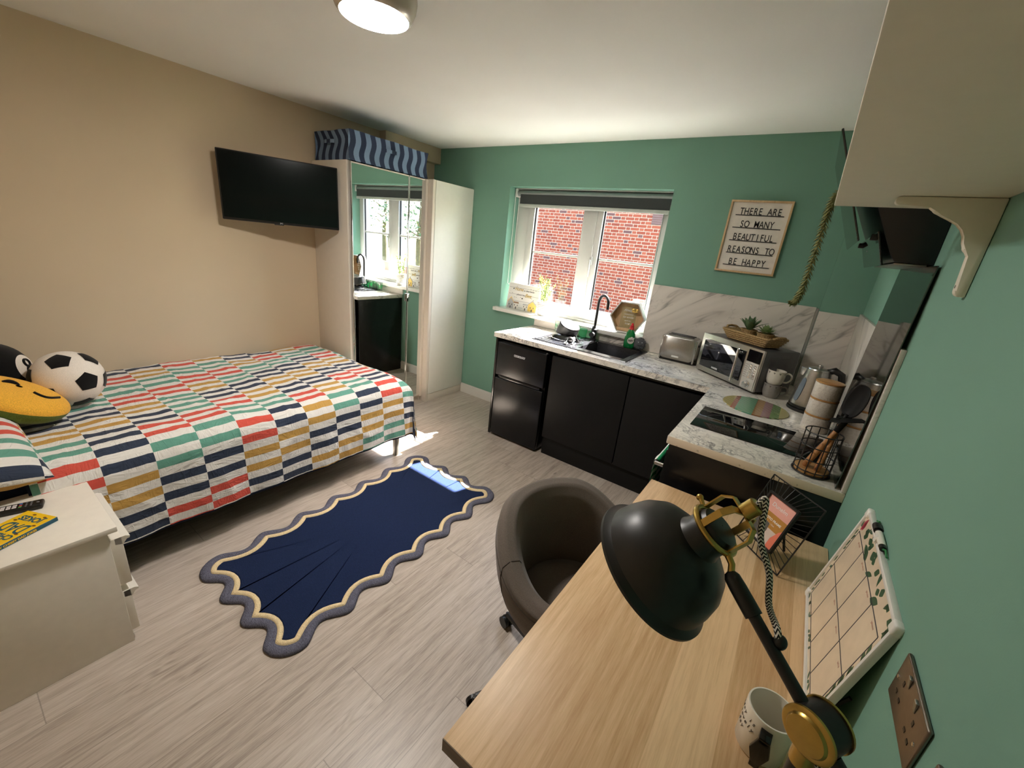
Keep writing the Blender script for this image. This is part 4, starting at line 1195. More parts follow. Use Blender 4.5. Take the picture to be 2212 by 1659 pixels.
b = B().box((-1.075, -.155, .9105), (-.84, -.035, .938), .006); b.box((-.84, -.11, 1.04), (-.822, -.08, 1.055), .004)
part('base_and_lever', b, BLACK_PLASTIC, ts)

# ------------------------------------------------------------------ microwave (turned towards the room)
mw_o = Vector((-.797, -.236, .911)); mx = Vector((.794, -.607, 0)).normalized(); my = Vector((.607, .794, 0)).normalized()
MW = basis(mw_o, mx, Vector((0, 0, 1)), -my)          # local x along the front, y up, z out of the front
mwv = thing('microwave', 'silver microwave oven standing at an angle on the worktop', 'microwave', mw_o + mx * .24 + my * .12)
b = B().box((0, .012, -.285), (.49, .262, -.022), .006, 2, MW)
part('microwave_body', b, DARK_STEEL, mwv)
part('side_pressing', B().box((.4885, .05, -.25), (.4925, .225, -.06), .002, 2, MW), DARK_STEEL, mwv)
part('front_frame', B().box((0, .012, -.022), (.49, .264, -.004), .004, 2, MW), plain('satin_steel', (188, 186, 180), 0.28, 1.0, var=.04, scale=160), mwv)
dr = part('door_glass', B().box((.028, .045, -.006), (.372, .232, -.001), .001, 1, MW), plain('black_door_mirror', (16, 17, 20), 0.03, 0.0, 1.0, var=.01), mwv)
part('door_handle', B().tube([MW @ Vector(q) for q in ((.345, .215, -.004), (.345, .222, .03), (.345, .24, .034), (.345, .035, .034), (.345, .05, .03), (.345, .058, -.004))], .0085, 12), CHROME, mwv)
cp = part('control_panel', B().box((.388, .020, -.006), (.482, .180, -.0005), .001, 1, MW), plain('silver_fascia', (206, 204, 198), 0.35, 0.5, var=.03), mwv)
part('display', B().box((.388, .182, -.006), (.482, .252, -.0005), .001, 1, MW), plain('black_display', (10, 10, 12), 0.06), mwv)
for i in range(6):
    for j in range(2):
        part('button', B().box((.418 + j * .032, .086 + i * .0145, -.001), (.441 + j * .032, .095 + i * .0145, .0022), .002, 2, MW), CHROME, cp)
part('dial', B().lathe([(.021, -.001), (.021, .004), (.017, .006), (.0165, .020), (.001, .021)], MW @ T(.435, .048, 0), 28), CHROME, cp)
for i in range(7): part('panel_print', B().box((.394, .087 + i * .0125, -.0006), (.412, .0895 + i * .0125, .0001), M=MW), GREY_CERAMIC, cp)
text('badge', 'HADEN', .015, MW @ T(.165, .055, -.0008), WHITE_INK, mwv, .0003, 'CENTER', bold=.0004)
for x in (.04, .45):
    for z in (-.26, -.05): part('foot', B().cyl(MW @ Vector((x, 0, z)), MW @ Vector((x, .013, z)), .013), BLACK_PLASTIC, mwv)

# seagrass tray on the microwave
SEA = NT('woven_seagrass', 0.95, 0, 0.1)
_v = SEA.coord()
_n = SEA.noise(SEA.mapping(_v, (140, 140, 260)), 1.0, 3, .7)
SEA.col(SEA.ramp(_n, [(.3, srgb(122, 96, 60)), (.7, srgb(206, 176, 128))])); SEA.bump(_n, 1.0, .004); SEA = SEA.m
to = mw_o + mx * .275 + my * .13; to.z = 1.1755
tkx = Vector((.82, -.57, 0)).normalized(); tky = Vector((.57, .82, 0)).normalized()
MT = basis(to, tkx, tky, Vector((0, 0, 1)))
tray = thing('seagrass_tray', 'woven seagrass tray on top of the microwave', 'tray', to)
b = B()
def trayring(hx_, hy_, z): return b.ring([MT @ Vector((x, y, z)) for x, y in rrect(hx_ * 2, hy_ * 2, .012, 3)])
r0 = trayring(.132, .062, 0); r1 = trayring(.170, .086, .062); r2 = trayring(.163, .079, .062); r3 = trayring(.128, .058, .006)
b.cap(r0, True); b.bridge(r0, r1); b.bridge(r1, r2); b.bridge(r2, r3); b.cap(r3)
rnd = random.Random(9)
for z in (.008, .02, .032, .044, .056):
    k = z / .062; b.tube([MT @ Vector((x, y, z + .002 * math.sin(i * 2.1))) for i, (x, y) in enumerate(rrect((.132 + .040 * k) * 2, (.062 + .026 * k) * 2, .012, 4))], .0068, 6, True)
part('tray_body', b, SEA, tray, 180)
for sx in (-1, 1): part('tray_handle', B().tube([MT @ Vector(q) for q in ((sx * .168, -.05, .060), (sx * .180, -.035, .070), (sx * .184, 0, .073), (sx * .180, .035, .070), (sx * .168, .05, .060))], .0075, 8), SEA, tray, 180)
def succulent(x, label, n, ln, wd, up, rgb, h0):
    c = MT @ Vector((x, .005, .018)); t = thing('succulent', label, 'plant', c)
    part('fibre_pot', B().lathe([(.036, -.011), (.036, 0), (.046, .055), (.040, .055), (.036, .045), (.001, .045)], T(*c), 24).tube([c + Vector((.046 * math.cos(i * .26), .046 * math.sin(i * .26), .055)) for i in range(24)], .004, 6, True), SEA, t, 60)
    lf = B(); rnd = random.Random(n)
    for i in range(n):
        ring = i / n; a = i * 2.4; el = up + (1.45 - up) * ring; L = ln * (1 - .35 * ring) * rnd.uniform(.9, 1.1)
        d = Vector((math.cos(a) * math.cos(el), math.sin(a) * math.cos(el), math.sin(el))); sd = Vector((-math.sin(a), math.cos(a), 0)); nn = d.cross(sd)
        o_ = c + Vector((0, 0, h0))
        pts = []
        for k in range(7):
            q = k / 6; wq = wd * (math.sin(PI * min(1, q * .75 + .25)) ** .8) * (1 if q < .95 else .15); th = wd * .3 * (1 - q * .8)
            ctr = o_ + d * (L * q) + Vector((0, 0, -.25 * L * q * q * (1 - ring)))
            pts.append(lf.ring([ctr + sd * wq, ctr - nn * th, ctr - sd * wq, ctr + nn * th]))
        for p_, q_ in zip(pts, pts[1:]): lf.bridge(p_, q_)
        lf.cap(pts[-1])
    part('leaves', lf, plain('succulent_leaf', rgb, 0.45, var=.15), t, 60)
succulent(-.050, 'spiky dark green succulent on the left of the seagrass tray', 20, .125, .015, .78, (92, 118, 82), .050)
succulent(.070, 'pale rosette succulent on the right of the seagrass tray', 28, .078, .016, .40, (128, 152, 100), .056)

# ------------------------------------------------------------------ mugs, kettle, canisters, glass board
def mug(name, label, x, y, z, r, h, mat, hd, group=None, rim=True):
    m = thing(name, label, 'mug', (x, y, z), group=group)
    part('cup', B().lathe([(r * .72, z), (r * .80, z + .004), (r * .95, z + h * .3), (r, z + h * .6), (r, z + h), (r - .004, z + h), (r - .005, z + h * .5), (r * .7, z + .008), (.001, z + .007)], T(x, y, 0), 36), mat, m, 50)
    d = Vector((math.cos(hd), math.sin(hd), 0))
    pts = [Vector((x, y, z + h * .80)) + d * (r - .003), Vector((x, y, z + h * .86)) + d * (r + .016), Vector((x, y, z + h * .72)) + d * (r + .032), Vector((x, y, z + h * .46)) + d * (r + .032), Vector((x, y, z + h * .25)) + d * (r + .017), Vector((x, y, z + h * .22)) + d * (r - .004)]
    pp_ = []
    for i in range(len(pts) - 1):
        for k in range(4):
            t = k / 4; a = pts[max(0, i - 1)]; b_ = pts[i]; c = pts[i + 1]; e = pts[min(len(pts) - 1, i + 2)]
            pp_.append(.5 * ((2 * b_) + (c - a) * t + (2 * a - 5 * b_ + 4 * c - e) * t * t + (3 * b_ - a - 3 * c + e) * t ** 3))
    part('mug_handle', B().tube(pp_ + [pts[-1]], .0052, 10), mat, m, 180)
    return m
BEEP = plain('dark_bee_print', (74, 66, 60), 0.6)
for nm_, lb, z, mat in (('stacking_mug', 'grey speckled mug at the bottom of the stack beside the microwave', .9105, GREY_CERAMIC), ('stacking_mug', 'white mug with a small bee border stacked on the grey mug', .991, CERAMIC)):
    m_ = mug(nm_, lb, -.318, -.472, z, .047, .083, mat, .30)
    bp = B()
    for i in range(10):
        a = 2 * PI * i / 10 + .1; c_ = Vector((-.318 + .0472 * math.cos(a), -.472 + .0472 * math.sin(a), z + .072)); sd = Vector((-math.sin(a), math.cos(a), 0)); up_ = Vector((0, 0, 1)); n_ = Vector((math.cos(a), math.sin(a), 0)) * .0006
        for k in ((-.5, .15), (.5, .15), (0, -.6)): bp.face([c_ + n_ + sd * (.005 * k[0] - .003) + up_ * (.006 * k[1]), c_ + n_ + sd * (.005 * k[0]) + up_ * (.006 * k[1] - .0025), c_ + n_ + sd * (.005 * k[0] + .003) + up_ * (.006 * k[1]), c_ + n_ + sd * (.005 * k[0]) + up_ * (.006 * k[1] + .0025)])
    part('bee_border', bp, BEEP, m_, 0)
kx, ky = -.137, -.565
kt = thing('kettle', 'brushed steel kettle with a black handle in the corner of the worktop', 'kettle', (kx, ky, .9105))
Mk = T(kx, ky, 0)
part('power_base', B().lathe([(.090, .9105), (.092, .914), (.090, .926), (.080, .930), (.001, .930)], Mk, 40), BLACK_PLASTIC, kt)
part('kettle_body', B().lathe([(.084, .932), (.086, .945), (.082, .97), (.066, 1.08), (.056, 1.14), (.052, 1.142)], Mk, 48), STEEL, kt)
part('kettle_lid', B().lathe([(.053, 1.141), (.05, 1.148), (.03, 1.153), (.001, 1.154)], Mk, 40).lathe([(.009, 1.152), (.012, 1.162), (.010, 1.168), (.001, 1.169)], Mk, 20), STEEL, kt)
part('base_ring', B().lathe([(.0855, .930), (.0865, .934), (.0865, .944), (.0855, .946)], Mk, 48), BLACK_PLASTIC, kt)
kh = Vector((.82, -.12, 0)).normalized()
part('kettle_handle', B().tube([Vector((kx, ky, 1.138)) + kh * .035, Vector((kx, ky, 1.155)) + kh * .065, Vector((kx, ky, 1.140)) + kh * .098, Vector((kx, ky, 1.085)) + kh * .112, Vector((kx, ky, 1.02)) + kh * .108, Vector((kx, ky, .975)) + kh * .085], [.016, .018, .017, .014, .012, .010], 12), BLACK_PLASTIC, kt, 180)
part('spout', B().prism([(-.022, 0), (.022, 0), (0, .03)], 0, .045, basis(Vector((kx, ky, 1.095)) - kh * .052, kh.cross(Vector((0, 0, 1))), -kh, Vector((0, 0, 1))), .004), STEEL, kt)
gd = Vector((-.75, -.66, 0)).normalized(); gs = Vector((.66, -.75, 0)).normalized()
def gz(z): return .0865 - (z - .945) * .158
gp = [(0, 1.095), (.012, 1.085), (.016, 1.05), (.016, 1.0), (.012, .972), (0, .962), (-.012, .972), (-.016, 1.0), (-.016, 1.05), (-.012, 1.085)]
b = B(); b.cap(b.ring([Vector((kx, ky, z)) + gd * (gz(z) + .0018) + gs * s_ for s_, z in gp])); 
r_a = b.ring([Vector((kx, ky, z)) + gd * (gz(z) - .004) + gs * s_ for s_, z in gp]); r_b = b.ring([Vector((kx, ky, z)) + gd * (gz(z) + .0018) + gs * s_ for s_, z in gp]); b.bridge(r_a, r_b)
part('water_gauge', b, plain('smoky_gauge', (96, 110, 124), 0.15), kt)
CANW = NT('embossed_cream_ceramic', 0.35)
_w = CANW.noise(CANW.coord(), 55, 1, .4, 2.5)
CANW.col(CANW.ramp(CANW.math('ABSOLUTE', CANW.math('SUBTRACT', _w, .5)), [(0, srgb(206, 196, 182)), (.06, srgb(230, 222, 210))])); CANW.bump(_w, .5, .003); CANW = CANW.m
for i in range(3):
    z = .9105 + i * .0815; cx_, cy_ = -.098, -.885
    lb = ('bottom cream canister of the stack behind the hob', 'middle cream canister of the stack behind the hob', 'top cream canister of the stack, with its bamboo lid showing')[i]
    ca = thing('canister', lb, 'canister', (cx_, cy_, z), group='stacked cream canisters')
    part('jar', B().lathe([(.054, z), (.0565, z + .003), (.0565, z + .072), (.054, z + .0735), (.001, z + .0735)], T(cx_, cy_, 0), 48), CANW, ca, 50)
    part('bamboo_lid', B().lathe([(.0545, z + .0735), (.0575, z + .0745), (.0575, z + .080), (.0555, z + .0815), (.001, z + .0815)], T(cx_, cy_, 0), 48), BAMBOO, ca, 50)
GB = NT('striped_glass_board', 0.08)
_x, _y, _z = GB.xyz(GB.coord())
_k = GB.math('MULTIPLY_ADD', _x, 1 / .32, 0.5)
_c = GB.ramp(_k, [(0, srgb(160, 138, 84)), (.17, srgb(142, 44, 48)), (.24, srgb(66, 134, 106)), (.50, srgb(136, 84, 44)), (.62, srgb(128, 66, 96)), (.74, srgb(80, 114, 66)), (.86, srgb(160, 144, 90))], 'CONSTANT')
_s = GB.math('GREATER_THAN', GB.math('SINE', GB.math('MULTIPLY', _y, 330.0)), 0.1)
GB.col(GB.mix(GB.math('MULTIPLY', _s, .5), _c, srgb(180, 184, 140))); GB = GB.m
solo('glass_board', B().lathe([(.158, .9105), (.160, .9125), (.158, .9155), (.001, .916)], T(-.363, -.772, 0), 64), GB, 'round glass board with coloured stripes behind the hob', 'worktop saver', (-.363, -.772, .9105))
hobt = thing('hob', 'black glass two-ring hob set in the worktop', 'hob', (-.315, -1.175, .9105))
part('hob_glass', B().box((-.572, -1.335, .9102), (-.060, -1.015, .9155), .002), plain('black_ceramic_glass', (9, 9, 10), 0.035, var=.02), hobt)
for x in (-.44, -.19): part('ring_mark', B().lathe([(.088, .9156), (.0895, .9158), (.091, .9156)], T(x, -1.175, 0), 48, False, False), plain('grey_ring_print', (52, 52, 54), 0.2), hobt)

# utensil holder
uc = Vector((-.107, -1.440, .9105))
uh = thing('utensil_holder', 'black wire utensil holder with a wooden base at the end of the worktop', 'utensil holder', uc)
b = B()
for z, r in ((.0035, .060), (.018, .0585), (.062, .0585), (.112, .0585), (.163, .0585)): b.tube([uc + Vector((r * math.cos(2 * PI * i / 40), r * math.sin(2 * PI * i / 40), z)) for i in range(40)], .0021 if z > .01 else .0035, 6, True)
for i in range(12):
    a = 2 * PI * i / 12 + .2; b.cyl(uc + Vector((.0585 * math.cos(a), .0585 * math.sin(a), .003)), uc + Vector((.0585 * math.cos(a), .0585 * math.sin(a), .163)), .0019, n=6)
part('wire_basket', b, BLACK_METAL, uh)
part('wooden_base', B().lathe([(.055, .004), (.056, .006), (.056, .018), (.054, .020), (.001, .020)], T(*uc), 40), BAMBOO, uh)
SIL = plain('black_silicone', (13, 13, 14), 0.6, spec=.25, var=.1)
def stick(p, d, L, r): return [p + d * (L * i / 6) for i in range(7)], [r * (.75 + .25 * math.sin(PI * min(1, .3 + i / 6))) for i in range(7)]
p0 = uc + Vector((-.024, -.012, .022)); d0 = (uc + Vector((.036, .008, .195)) - p0).normalized()
ld = thing('serving_spoon', 'black serving spoon with a wooden handle in the wire holder', 'utensil', p0)
part('utensil_handle', B().tube(*stick(p0, d0, .175, .011), 12), HANDLE_WOOD, ld, 180)
part('collar', B().tube([p0 + d0 * .165, p0 + d0 * .20, p0 + d0 * .235], [.010, .010, .008], 10), SIL, ld, 180)
sn = Vector((-.72, -.68, .12)).normalized(); hcen = Vector((-.056, -1.430, 1.212)); hu_ = Vector((.12, -.05, 1)).normalized(); hu_ = (hu_ - sn * hu_.dot(sn)).normalized(); hs_ = hu_.cross(sn)
part('spoon_head', B().grid(lambda u, v: hcen + hu_ * (.062 * math.cos(PI * u)) + hs_ * ((2 * v - 1) * .040 * math.sin(PI * max(.02, min(.98, u))) ** .7) - sn * (.014 * math.sin(PI * v) * math.sin(PI * u)), 18, 12).tube([p0 + d0 * .22, hcen - hu_ * .085, hcen - hu_ * .055], [.008, .007, .006], 8), SIL, ld, 180).modifiers.new('thickness', 'SOLIDIFY').thickness = .003
p1 = uc + Vector((.014, -.030, .022)); d1_ = (uc + Vector((.036, .026, .200)) - p1).normalized()
sl = thing('slotted_turner', 'black turner with a wooden handle lying flat across the top of the holder', 'utensil', p1)
part('utensil_handle', B().tube(*stick(p1, d1_, .185, .0105), 12), HANDLE_WOOD, sl, 180)
part('hang_loop', B().tube([p1 + d1_ * .006 + Vector((-.004, -.0105, 0)), p1 + d1_ * .030 + Vector((-.004, -.0125, 0))], .0035, 8), plain('dark_slot', (92, 46, 24), .6), sl)
tq = p1 + d1_ * .185
b = B().tube([tq - d1_ * .02, tq + d1_ * .03, Vector((-.09, -1.46, 1.138))], [.009, .009, .006], 10)
b.prism([(-.012, -.030), (.016, -.036), (.085, -.030), (.094, .026), (.016, .036), (-.012, .030)], -.0015, .0015, basis((-.098, -1.462, 1.135), Vector((.92, -.20, .33)).normalized(), Vector((.20, .98, .0)).normalized(), Vector((-.33, .06, .94)).normalized()), .001, 1)
part('turner_head', b, SIL, sl)

# ------------------------------------------------------------------ cooker hood
hd_ = thing('cooker_hood', 'black angled glass cooker hood on the wall above the hob', 'cooker hood', (-.1, -1.11, 1.68))
HG = plain('black_hood_glass', (16, 20, 18), 0.03, 0.0, 1.0, var=.01)
hy0, hy1 = -1.405, -.805
MP = basis((0, 0, 0), (1, 0, 0), (0, 0, 1), (0, -1, 0))
part('hood_body', B().prism([(-.001, 1.680), (-.098, 1.682), (-.112, 1.700), (-.29, 2.03), (-.29, 2.07), (-.001, 2.07)], -hy1, -hy0, MP, .003), BLACK_PLASTIC, hd_)
part('chimney', B().box((-.20, -1.22, 2.07), (-.001, -.99, 2.405), .003), BLACK_METAL, hd_)
part('grease_filter', B().box((-.095, hy0 + .02, 1.674), (-.012, hy1 - .02, 1.681), .003), STEEL, hd_)
def pane(xa, za, xb, zb, nm):
    d = Vector((xb - xa, 0, zb - za)); L = d.length; d.normalize(); n = Vector((-d.z, 0, d.x))
    part(nm, B().box((0, 0, 0), (hy1 - hy0, L, .006), .0015, 1, basis((xa, hy0, za), (0, 1, 0), d, n)), HG, hd_)
pane(-.121, 1.669, -.160, 1.772, 'lower_glass_flap')
pane(-.203, 1.738, -.345, 2.075, 'upper_glass_panel')
b = B()
for y in (hy0 + .05, hy1 - .05): b.box((-.175, y - .012, 1.745), (-.150, y + .012, 1.765), .003)
b.box((-.150, -1.03, 1.725), (-.139, -.99, 1.733), .002)
part('glass_bracket', b, BLACK_PLASTIC, hd_)

# ------------------------------------------------------------------ shelf, bracket, trailing plant
shf = thing('wall_shelf', 'white board shelf high on the right wall, seen from below', 'shelf', (-.15, -2.3, 1.81))
SHW = plain('white_shelf_board', (222, 216, 200), 0.5, var=.015)
part('shelf_board', B().box((-.302, -3.30, 1.8105), (-.0005, -1.655, 1.829), .003), SHW, shf)
def bracket(yc):
    Mb_ = basis((0, yc, 0), (-1, 0, 0), (0, 0, 1), (0, 1, 0))
    poly = [(.0008, 1.810), (.176, 1.810)] + [(.176 + .010 * math.sin(a), 1.800 + .010 * math.cos(a)) for a in (.5, 1.0, 1.57, 2.1, 2.6)] + [(.176, 1.790), (.118, 1.790), (.112, 1.783)]
    poly += [(.100, 1.776), (.085, 1.770)] + [(.028 + .060 * math.cos(a), 1.712 + .058 * math.sin(a)) for a in (1.25, .95, .65, .35, .08)][::1]
    poly = [(.0008, 1.810), (.176, 1.810), (.183, 1.807), (.186, 1.800), (.183, 1.793), (.176, 1.790), (.118, 1.790), (.110, 1.778), (.095, 1.771), (.078, 1.766), (.062, 1.757), (.050, 1.745), (.042, 1.731), (.038, 1.716), (.037, 1.702), (.022, 1.690), (.022, 1.612), (.020, 1.605), (.014, 1.600), (.0008, 1.600)]
    part('shelf_bracket', B().prism(poly, -.012, .012, Mb_, .003), SHW, shf)
    part('screw_hole', B().cyl((-.0225, yc, 1.622), (-.0215, yc, 1.622), .004, n=12), GREY_CERAMIC, shf)
bracket(-1.862); bracket(-3.05)
GAR = plain('pale_olive_trail', (134, 134, 84), 0.8, var=.22, scale=60)
tr_ = thing('trailing_plant', 'long olive-green trailing plant hanging off the end of the shelf', 'plant', (-.305, -1.62, 1.84))
gpts = [Vector(p) for p in ((-.20, -1.70, 1.845), (-.26, -1.66, 1.852), (-.296, -1.636, 1.845), (-.308, -1.63, 1.82), (-.311, -1.628, 1.76), (-.310, -1.628, 1.66), (-.312, -1.628, 1.575), (-.318, -1.628, 1.535), (-.330, -1.628, 1.522))]
gl = []
for i in range(len(gpts) - 1):
    for k in range(8):
        t = k / 8; a = gpts[max(0, i - 1)]; b_ = gpts[i]; c = gpts[i + 1]; e = gpts[min(len(gpts) - 1, i + 2)]
        gl.append(.5 * ((2 * b_) + (c - a) * t + (2 * a - 5 * b_ + 4 * c - e) * t * t + (3 * b_ - a - 3 * c + e) * t ** 3))
part('stem', B().tube(gl, .003, 6), GAR, tr_)
b = B(); rnd = random.Random(2); N_ = 560
for i in range(N_):
    f = i / N_ * (len(gl) - 1.01); k = int(f); p = gl[k].lerp(gl[k + 1], f - k); t = (gl[k + 1] - gl[k]).normalized()
    a = i * 2.4; o1 = t.orthogonal().normalized(); o2 = t.cross(o1); rad = o1 * math.cos(a) + o2 * math.sin(a)
    L = .021 * rnd.uniform(.85, 1.15) * (.75 if i > N_ * .93 else 1)
    d = (t * .70 + rad * .72).normalized(); s_ = t.cross(rad) * .0036
    b.face([p, p + d * L * .5 + s_ + rad * .001, p + d * L + rad * .001, p + d * L * .5 - s_ + rad * .001])
part('leaves', b, GAR, tr_, 0)

# ------------------------------------------------------------------ letter board
lbd = thing('letter_board', 'white letter board in a wooden frame on the green wall', 'letter board', (-.69, 0, 1.577))
b = B()
for lo, hi in (((-.870, 1.578), (-.513, 1.590)), ((-.870, 2.018), (-.513, 2.030)), ((-.870, 1.59), (-.858, 2.018)), ((-.525, 1.59), (-.513, 2.018))): b.box((lo[0], -.026, lo[1]), (hi[0], -.001, hi[1]), .0015)
part('frame', b, wood('oak_frame', (206, 176, 136), (176, 142, 100), 'Z'), lbd)
part('board', B().box((-.858, -.012, 1.59), (-.525, -.002, 2.018)), plain('white_felt_board', (224, 218, 208), .7), lbd)
for (s_, z, x0, x1) in (('THERE ARE', 1.9405, -.808, -.565), ('SO MANY', 1.8630, -.790, -.588), ('BEAUTIFUL', 1.7830, -.812, -.570), ('REASONS TO', 1.7035, -.826, -.546), ('BE HAPPY', 1.6250, -.800, -.575)):
    rail = part('letter_rail', B().box((-.828, -.0165, z - .003), (-.549, -.0119, z + .002)), INK, lbd)
    n = len(s_); 
    for i, ch_ in enumerate(s_):
        if ch_ == ' ': continue
        xc = x0 + (x1 - x0) * (i + .5) / n
        text('letter', ch_, .060, basis((xc, -.0128, z + .0035), (.68, 0, 0), (0, 0, .98), (0, -1, 0)), INK, rail, .0012, 'CENTER', bold=.0003)

# ================================================================== DESK and what stands on it
dk = thing('desk', 'light oak desk against the green wall in the foreground', 'desk', (-.31, -2.25, 0))
part('desktop', B().box((-.617, -2.867, .700), (-.002, -1.632, .7335), .0008), OAK, dk)
part('end_edge', B().box((-.617, -2.8685, .7005), (-.002, -2.8668, .7330)), OAK_EDGE, dk, label='dark end edge of the desktop')
GLG = plain('grey_desk_leg', (150, 146, 140), 0.5)
for y in (-2.80, -1.70): part('leg_panel', B().box((-.590, y - .012, 0), (-.02, y + .012, .700), .001), GLG, dk)
part('back_rail', B().box((-.04, -2.78, .45), (-.02, -1.72, .69)), GLG, dk)

# photo frame
fo = Vector((-.279, -1.779, .7345)); fu = Vector((.7088, -.7054, 0)); fn = Vector((.7054, .7088, 0)); fup = Vector((0, 0, math.cos(.335))) + fn * math.sin(.335); fz = fu.cross(fup)
MF = basis(fo, fu, fup, fz); FW, FH = .198, .250
pf = thing('photo_frame', 'black wire photo frame with a pink and mustard insert on the desk', 'photo frame', fo + fu * .1 + fn * .04)
b = B(); r = .0022
co = [(0, .003), (FW, .003), (FW, FH), (0, FH)]; ci = [(.042, .046), (FW - .042, .046), (FW - .042, FH - .046), (.042, FH - .046)]
for i in range(4): b.cyl(MF @ Vector((*co[i], 0)), MF @ Vector((*co[(i + 1) % 4], 0)), r, n=8)
for i in range(4):
    n = (9, 12)[i % 2]
    for k in range(n + 1):
        t = k / n; a = Vector(co[i]).lerp(Vector(co[(i + 1) % 4]), t); q = Vector(ci[i]).lerp(Vector(ci[(i + 1) % 4]), t)
        b.cyl(MF @ Vector((a.x, a.y, 0)), MF @ Vector((q.x, q.y, .020)), .0011, n=6)
part('wire_border', b, BLACK_METAL, pf)
b = B()
for (x0, y0_, x1, y1_) in ((.040, .044, FW - .040, .051), (.040, FH - .051, FW - .040, FH - .044), (.040, .044, .047, FH - .044), (FW - .047, .044, FW - .040, FH - .044)): b.box((x0, y0_, .014), (x1, y1_, .026), .001, 1, MF)
b.box((.045, .049, .012), (FW - .045, FH - .049, .016), M=MF)
b.cyl(MF @ Vector((FW / 2, FH * .75, .012)), Vector(MF @ Vector((FW / 2, .0, .0))) + fn * .115 + Vector((0, 0, .004)), .004, n=8)
part('inner_frame', b, BLACK_METAL, pf)
ins = part('paper_insert', B().box((.047, .051, .016), (FW - .047, FH - .051, .0185), M=MF), plain('pink_card', (224, 164, 152), .6), pf)
x0, x1, y0_, y1_ = .047, FW - .047, .051, FH - .051
part('mustard_band', B().prism([(x0, y0_ + .052), (x1, y0_ + .052), (x1, y0_ + .098), (x0, y0_ + .098)], .0185, .0188, MF), plain('mustard_card', (176, 124, 46), .6), ins)
part('white_band', B().prism([(x0, y0_), (x1, y0_), (x1, y0_ + .052), (x0, y0_ + .052)], .0185, .0188, MF), plain('white_card', (206, 190, 180), .6), ins)
part('grey_shape', B().prism([(x0, y0_ + .0), (x0 + .03, y0_ + .004), (x0 + .05, y0_ + .02), (x0 + .055, y0_ + .04), (x0 + .052, y0_ + .066), (x0, y0_ + .072)], .0188, .0191, MF), plain('charcoal_card', (84, 80, 74), .6), ins)
part('coral_stripe', B().prism([(x1 - .025, y0_), (x1, y0_), (x1, y0_ + .075), (x1 - .012, y0_ + .062), (x1 - .025, y0_ + .03)], .0188, .0191, MF), plain('coral_card', (226, 122, 96), .6), ins)
text('insert_text', 'Dunelm', .019, MF @ T(FW / 2, y0_ + .118, .0186), WHITE_INK, ins, .0002, 'CENTER')
text('insert_text', 'PHOTO FRAME', .0105, MF @ T(FW / 2, y0_ + .076, .0189), WHITE_INK, ins, .0002, 'CENTER', bold=.0002)
text('insert_text', '10cm x 15cm', .0065, MF @ T(FW / 2, y0_ + .064, .0189), WHITE_INK, ins, .0002, 'CENTER')

# weekly planner board leaning on the wall
po = Vector((-.058, -2.392, .7345)); pv = Vector((0, 1, 0)); pu = Vector((.052, 0, .318)).normalized(); pz = Vector((-.318, 0, .052)).normalized()
MPn = basis(po, pv, pu, pz); PW_, PH_ = .462, .322
plb = thing('planner_board', 'white weekly planner board with a leafy border leaning on the wall', 'planner', (-.04, -2.16, .734))
part('board', B().box((.006, .006, -.006), (PW_ - .006, PH_ - .006, .001), M=MPn), plain('gloss_whiteboard', (224, 208, 184), .12), plb)
b = B()
for (x0, y0_, x1, y1_) in ((0, .0, PW_, .010), (0, PH_ - .010, PW_, PH_), (0, 0, .010, PH_), (PW_ - .010, 0, PW_, PH_)): b.box((x0, y0_, -.009), (x1, y1_, .006), .003, 2, MPn)
part('frame', b, plain('white_board_frame', (222, 220, 214), .35), plb)
for (x, y) in ((0, 0), (PW_, 0), (0, PH_), (PW_, PH_)): 
    sx, sy = (1 if x == 0 else -1), (1 if y == 0 else -1)
    part('corner_cap', B().box((min(x - .002 * sx, x + .022 * sx), min(y - .002 * sy, y + .022 * sy), -.0095), (max(x - .002 * sx, x + .022 * sx), max(y - .002 * sy, y + .022 * sy), .0075), .005, 3, MPn), plain('white_corner_plastic', (228, 226, 220), .35), plb)
PB = Vector
gx0, gx1, gy0, gy1 = .030, PW_ - .030, .024, PH_ - .058
b = B()
def line(xa, ya, xb, yb, w=.0012): 
    d = (PB((xb, yb)) - PB((xa, ya))).normalized(); n = PB((-d.y, d.x)) * w
    b.prism([(xa - n.x, ya - n.y), (xb - n.x, yb - n.y), (xb + n.x, yb + n.y), (xa + n.x, ya + n.y)], .001, .0014, MPn)
for i in range(5): line(gx0 + (gx1 - gx0) * i / 4, gy0, gx0 + (gx1 - gx0) * i / 4, gy1)
for k in (0, .5, 1): line(gx0, gy0 + (gy1 - gy0) * k, gx1, gy0 + (gy1 - gy0) * k)
part('grid_lines', b, plain('navy_print', (44, 48, 62), .5), plb)
LG = plain('dark_leaf_print', (52, 88, 60), .4)
b = B(); rnd = random.Random(21)
def leafp(x, y, a, L, w):
    d = PB((math.cos(a), math.sin(a))); n = PB((-d.y, d.x)); pts = []
    for k in range(9): pts.append(PB((x, y)) + d * (L * k / 8) + n * (w * math.sin(PI * k / 8)))
    for k in range(7, 0, -1): pts.append(PB((x, y)) + d * (L * k / 8) - n * (w * math.sin(PI * k / 8)))
    pts = [(min(PW_ - .010, max(.010, p.x)), min(PH_ - .010, max(.010, p.y))) for p in pts]
    b.prism(pts, .0010, .0013, MPn)
for i in range(26):
    leafp(rnd.uniform(.02, PW_ - .05), rnd.uniform(PH_ - .05, PH_ - .022), rnd.uniform(-.6, 3.6), rnd.uniform(.02, .045), rnd.uniform(.005, .011))
for i in range(20): leafp(rnd.uniform(.012, PW_ - .02), .012, rnd.uniform(.2, .9) if i % 2 else rnd.uniform(2.2, 2.9), rnd.uniform(.012, .02), .004)
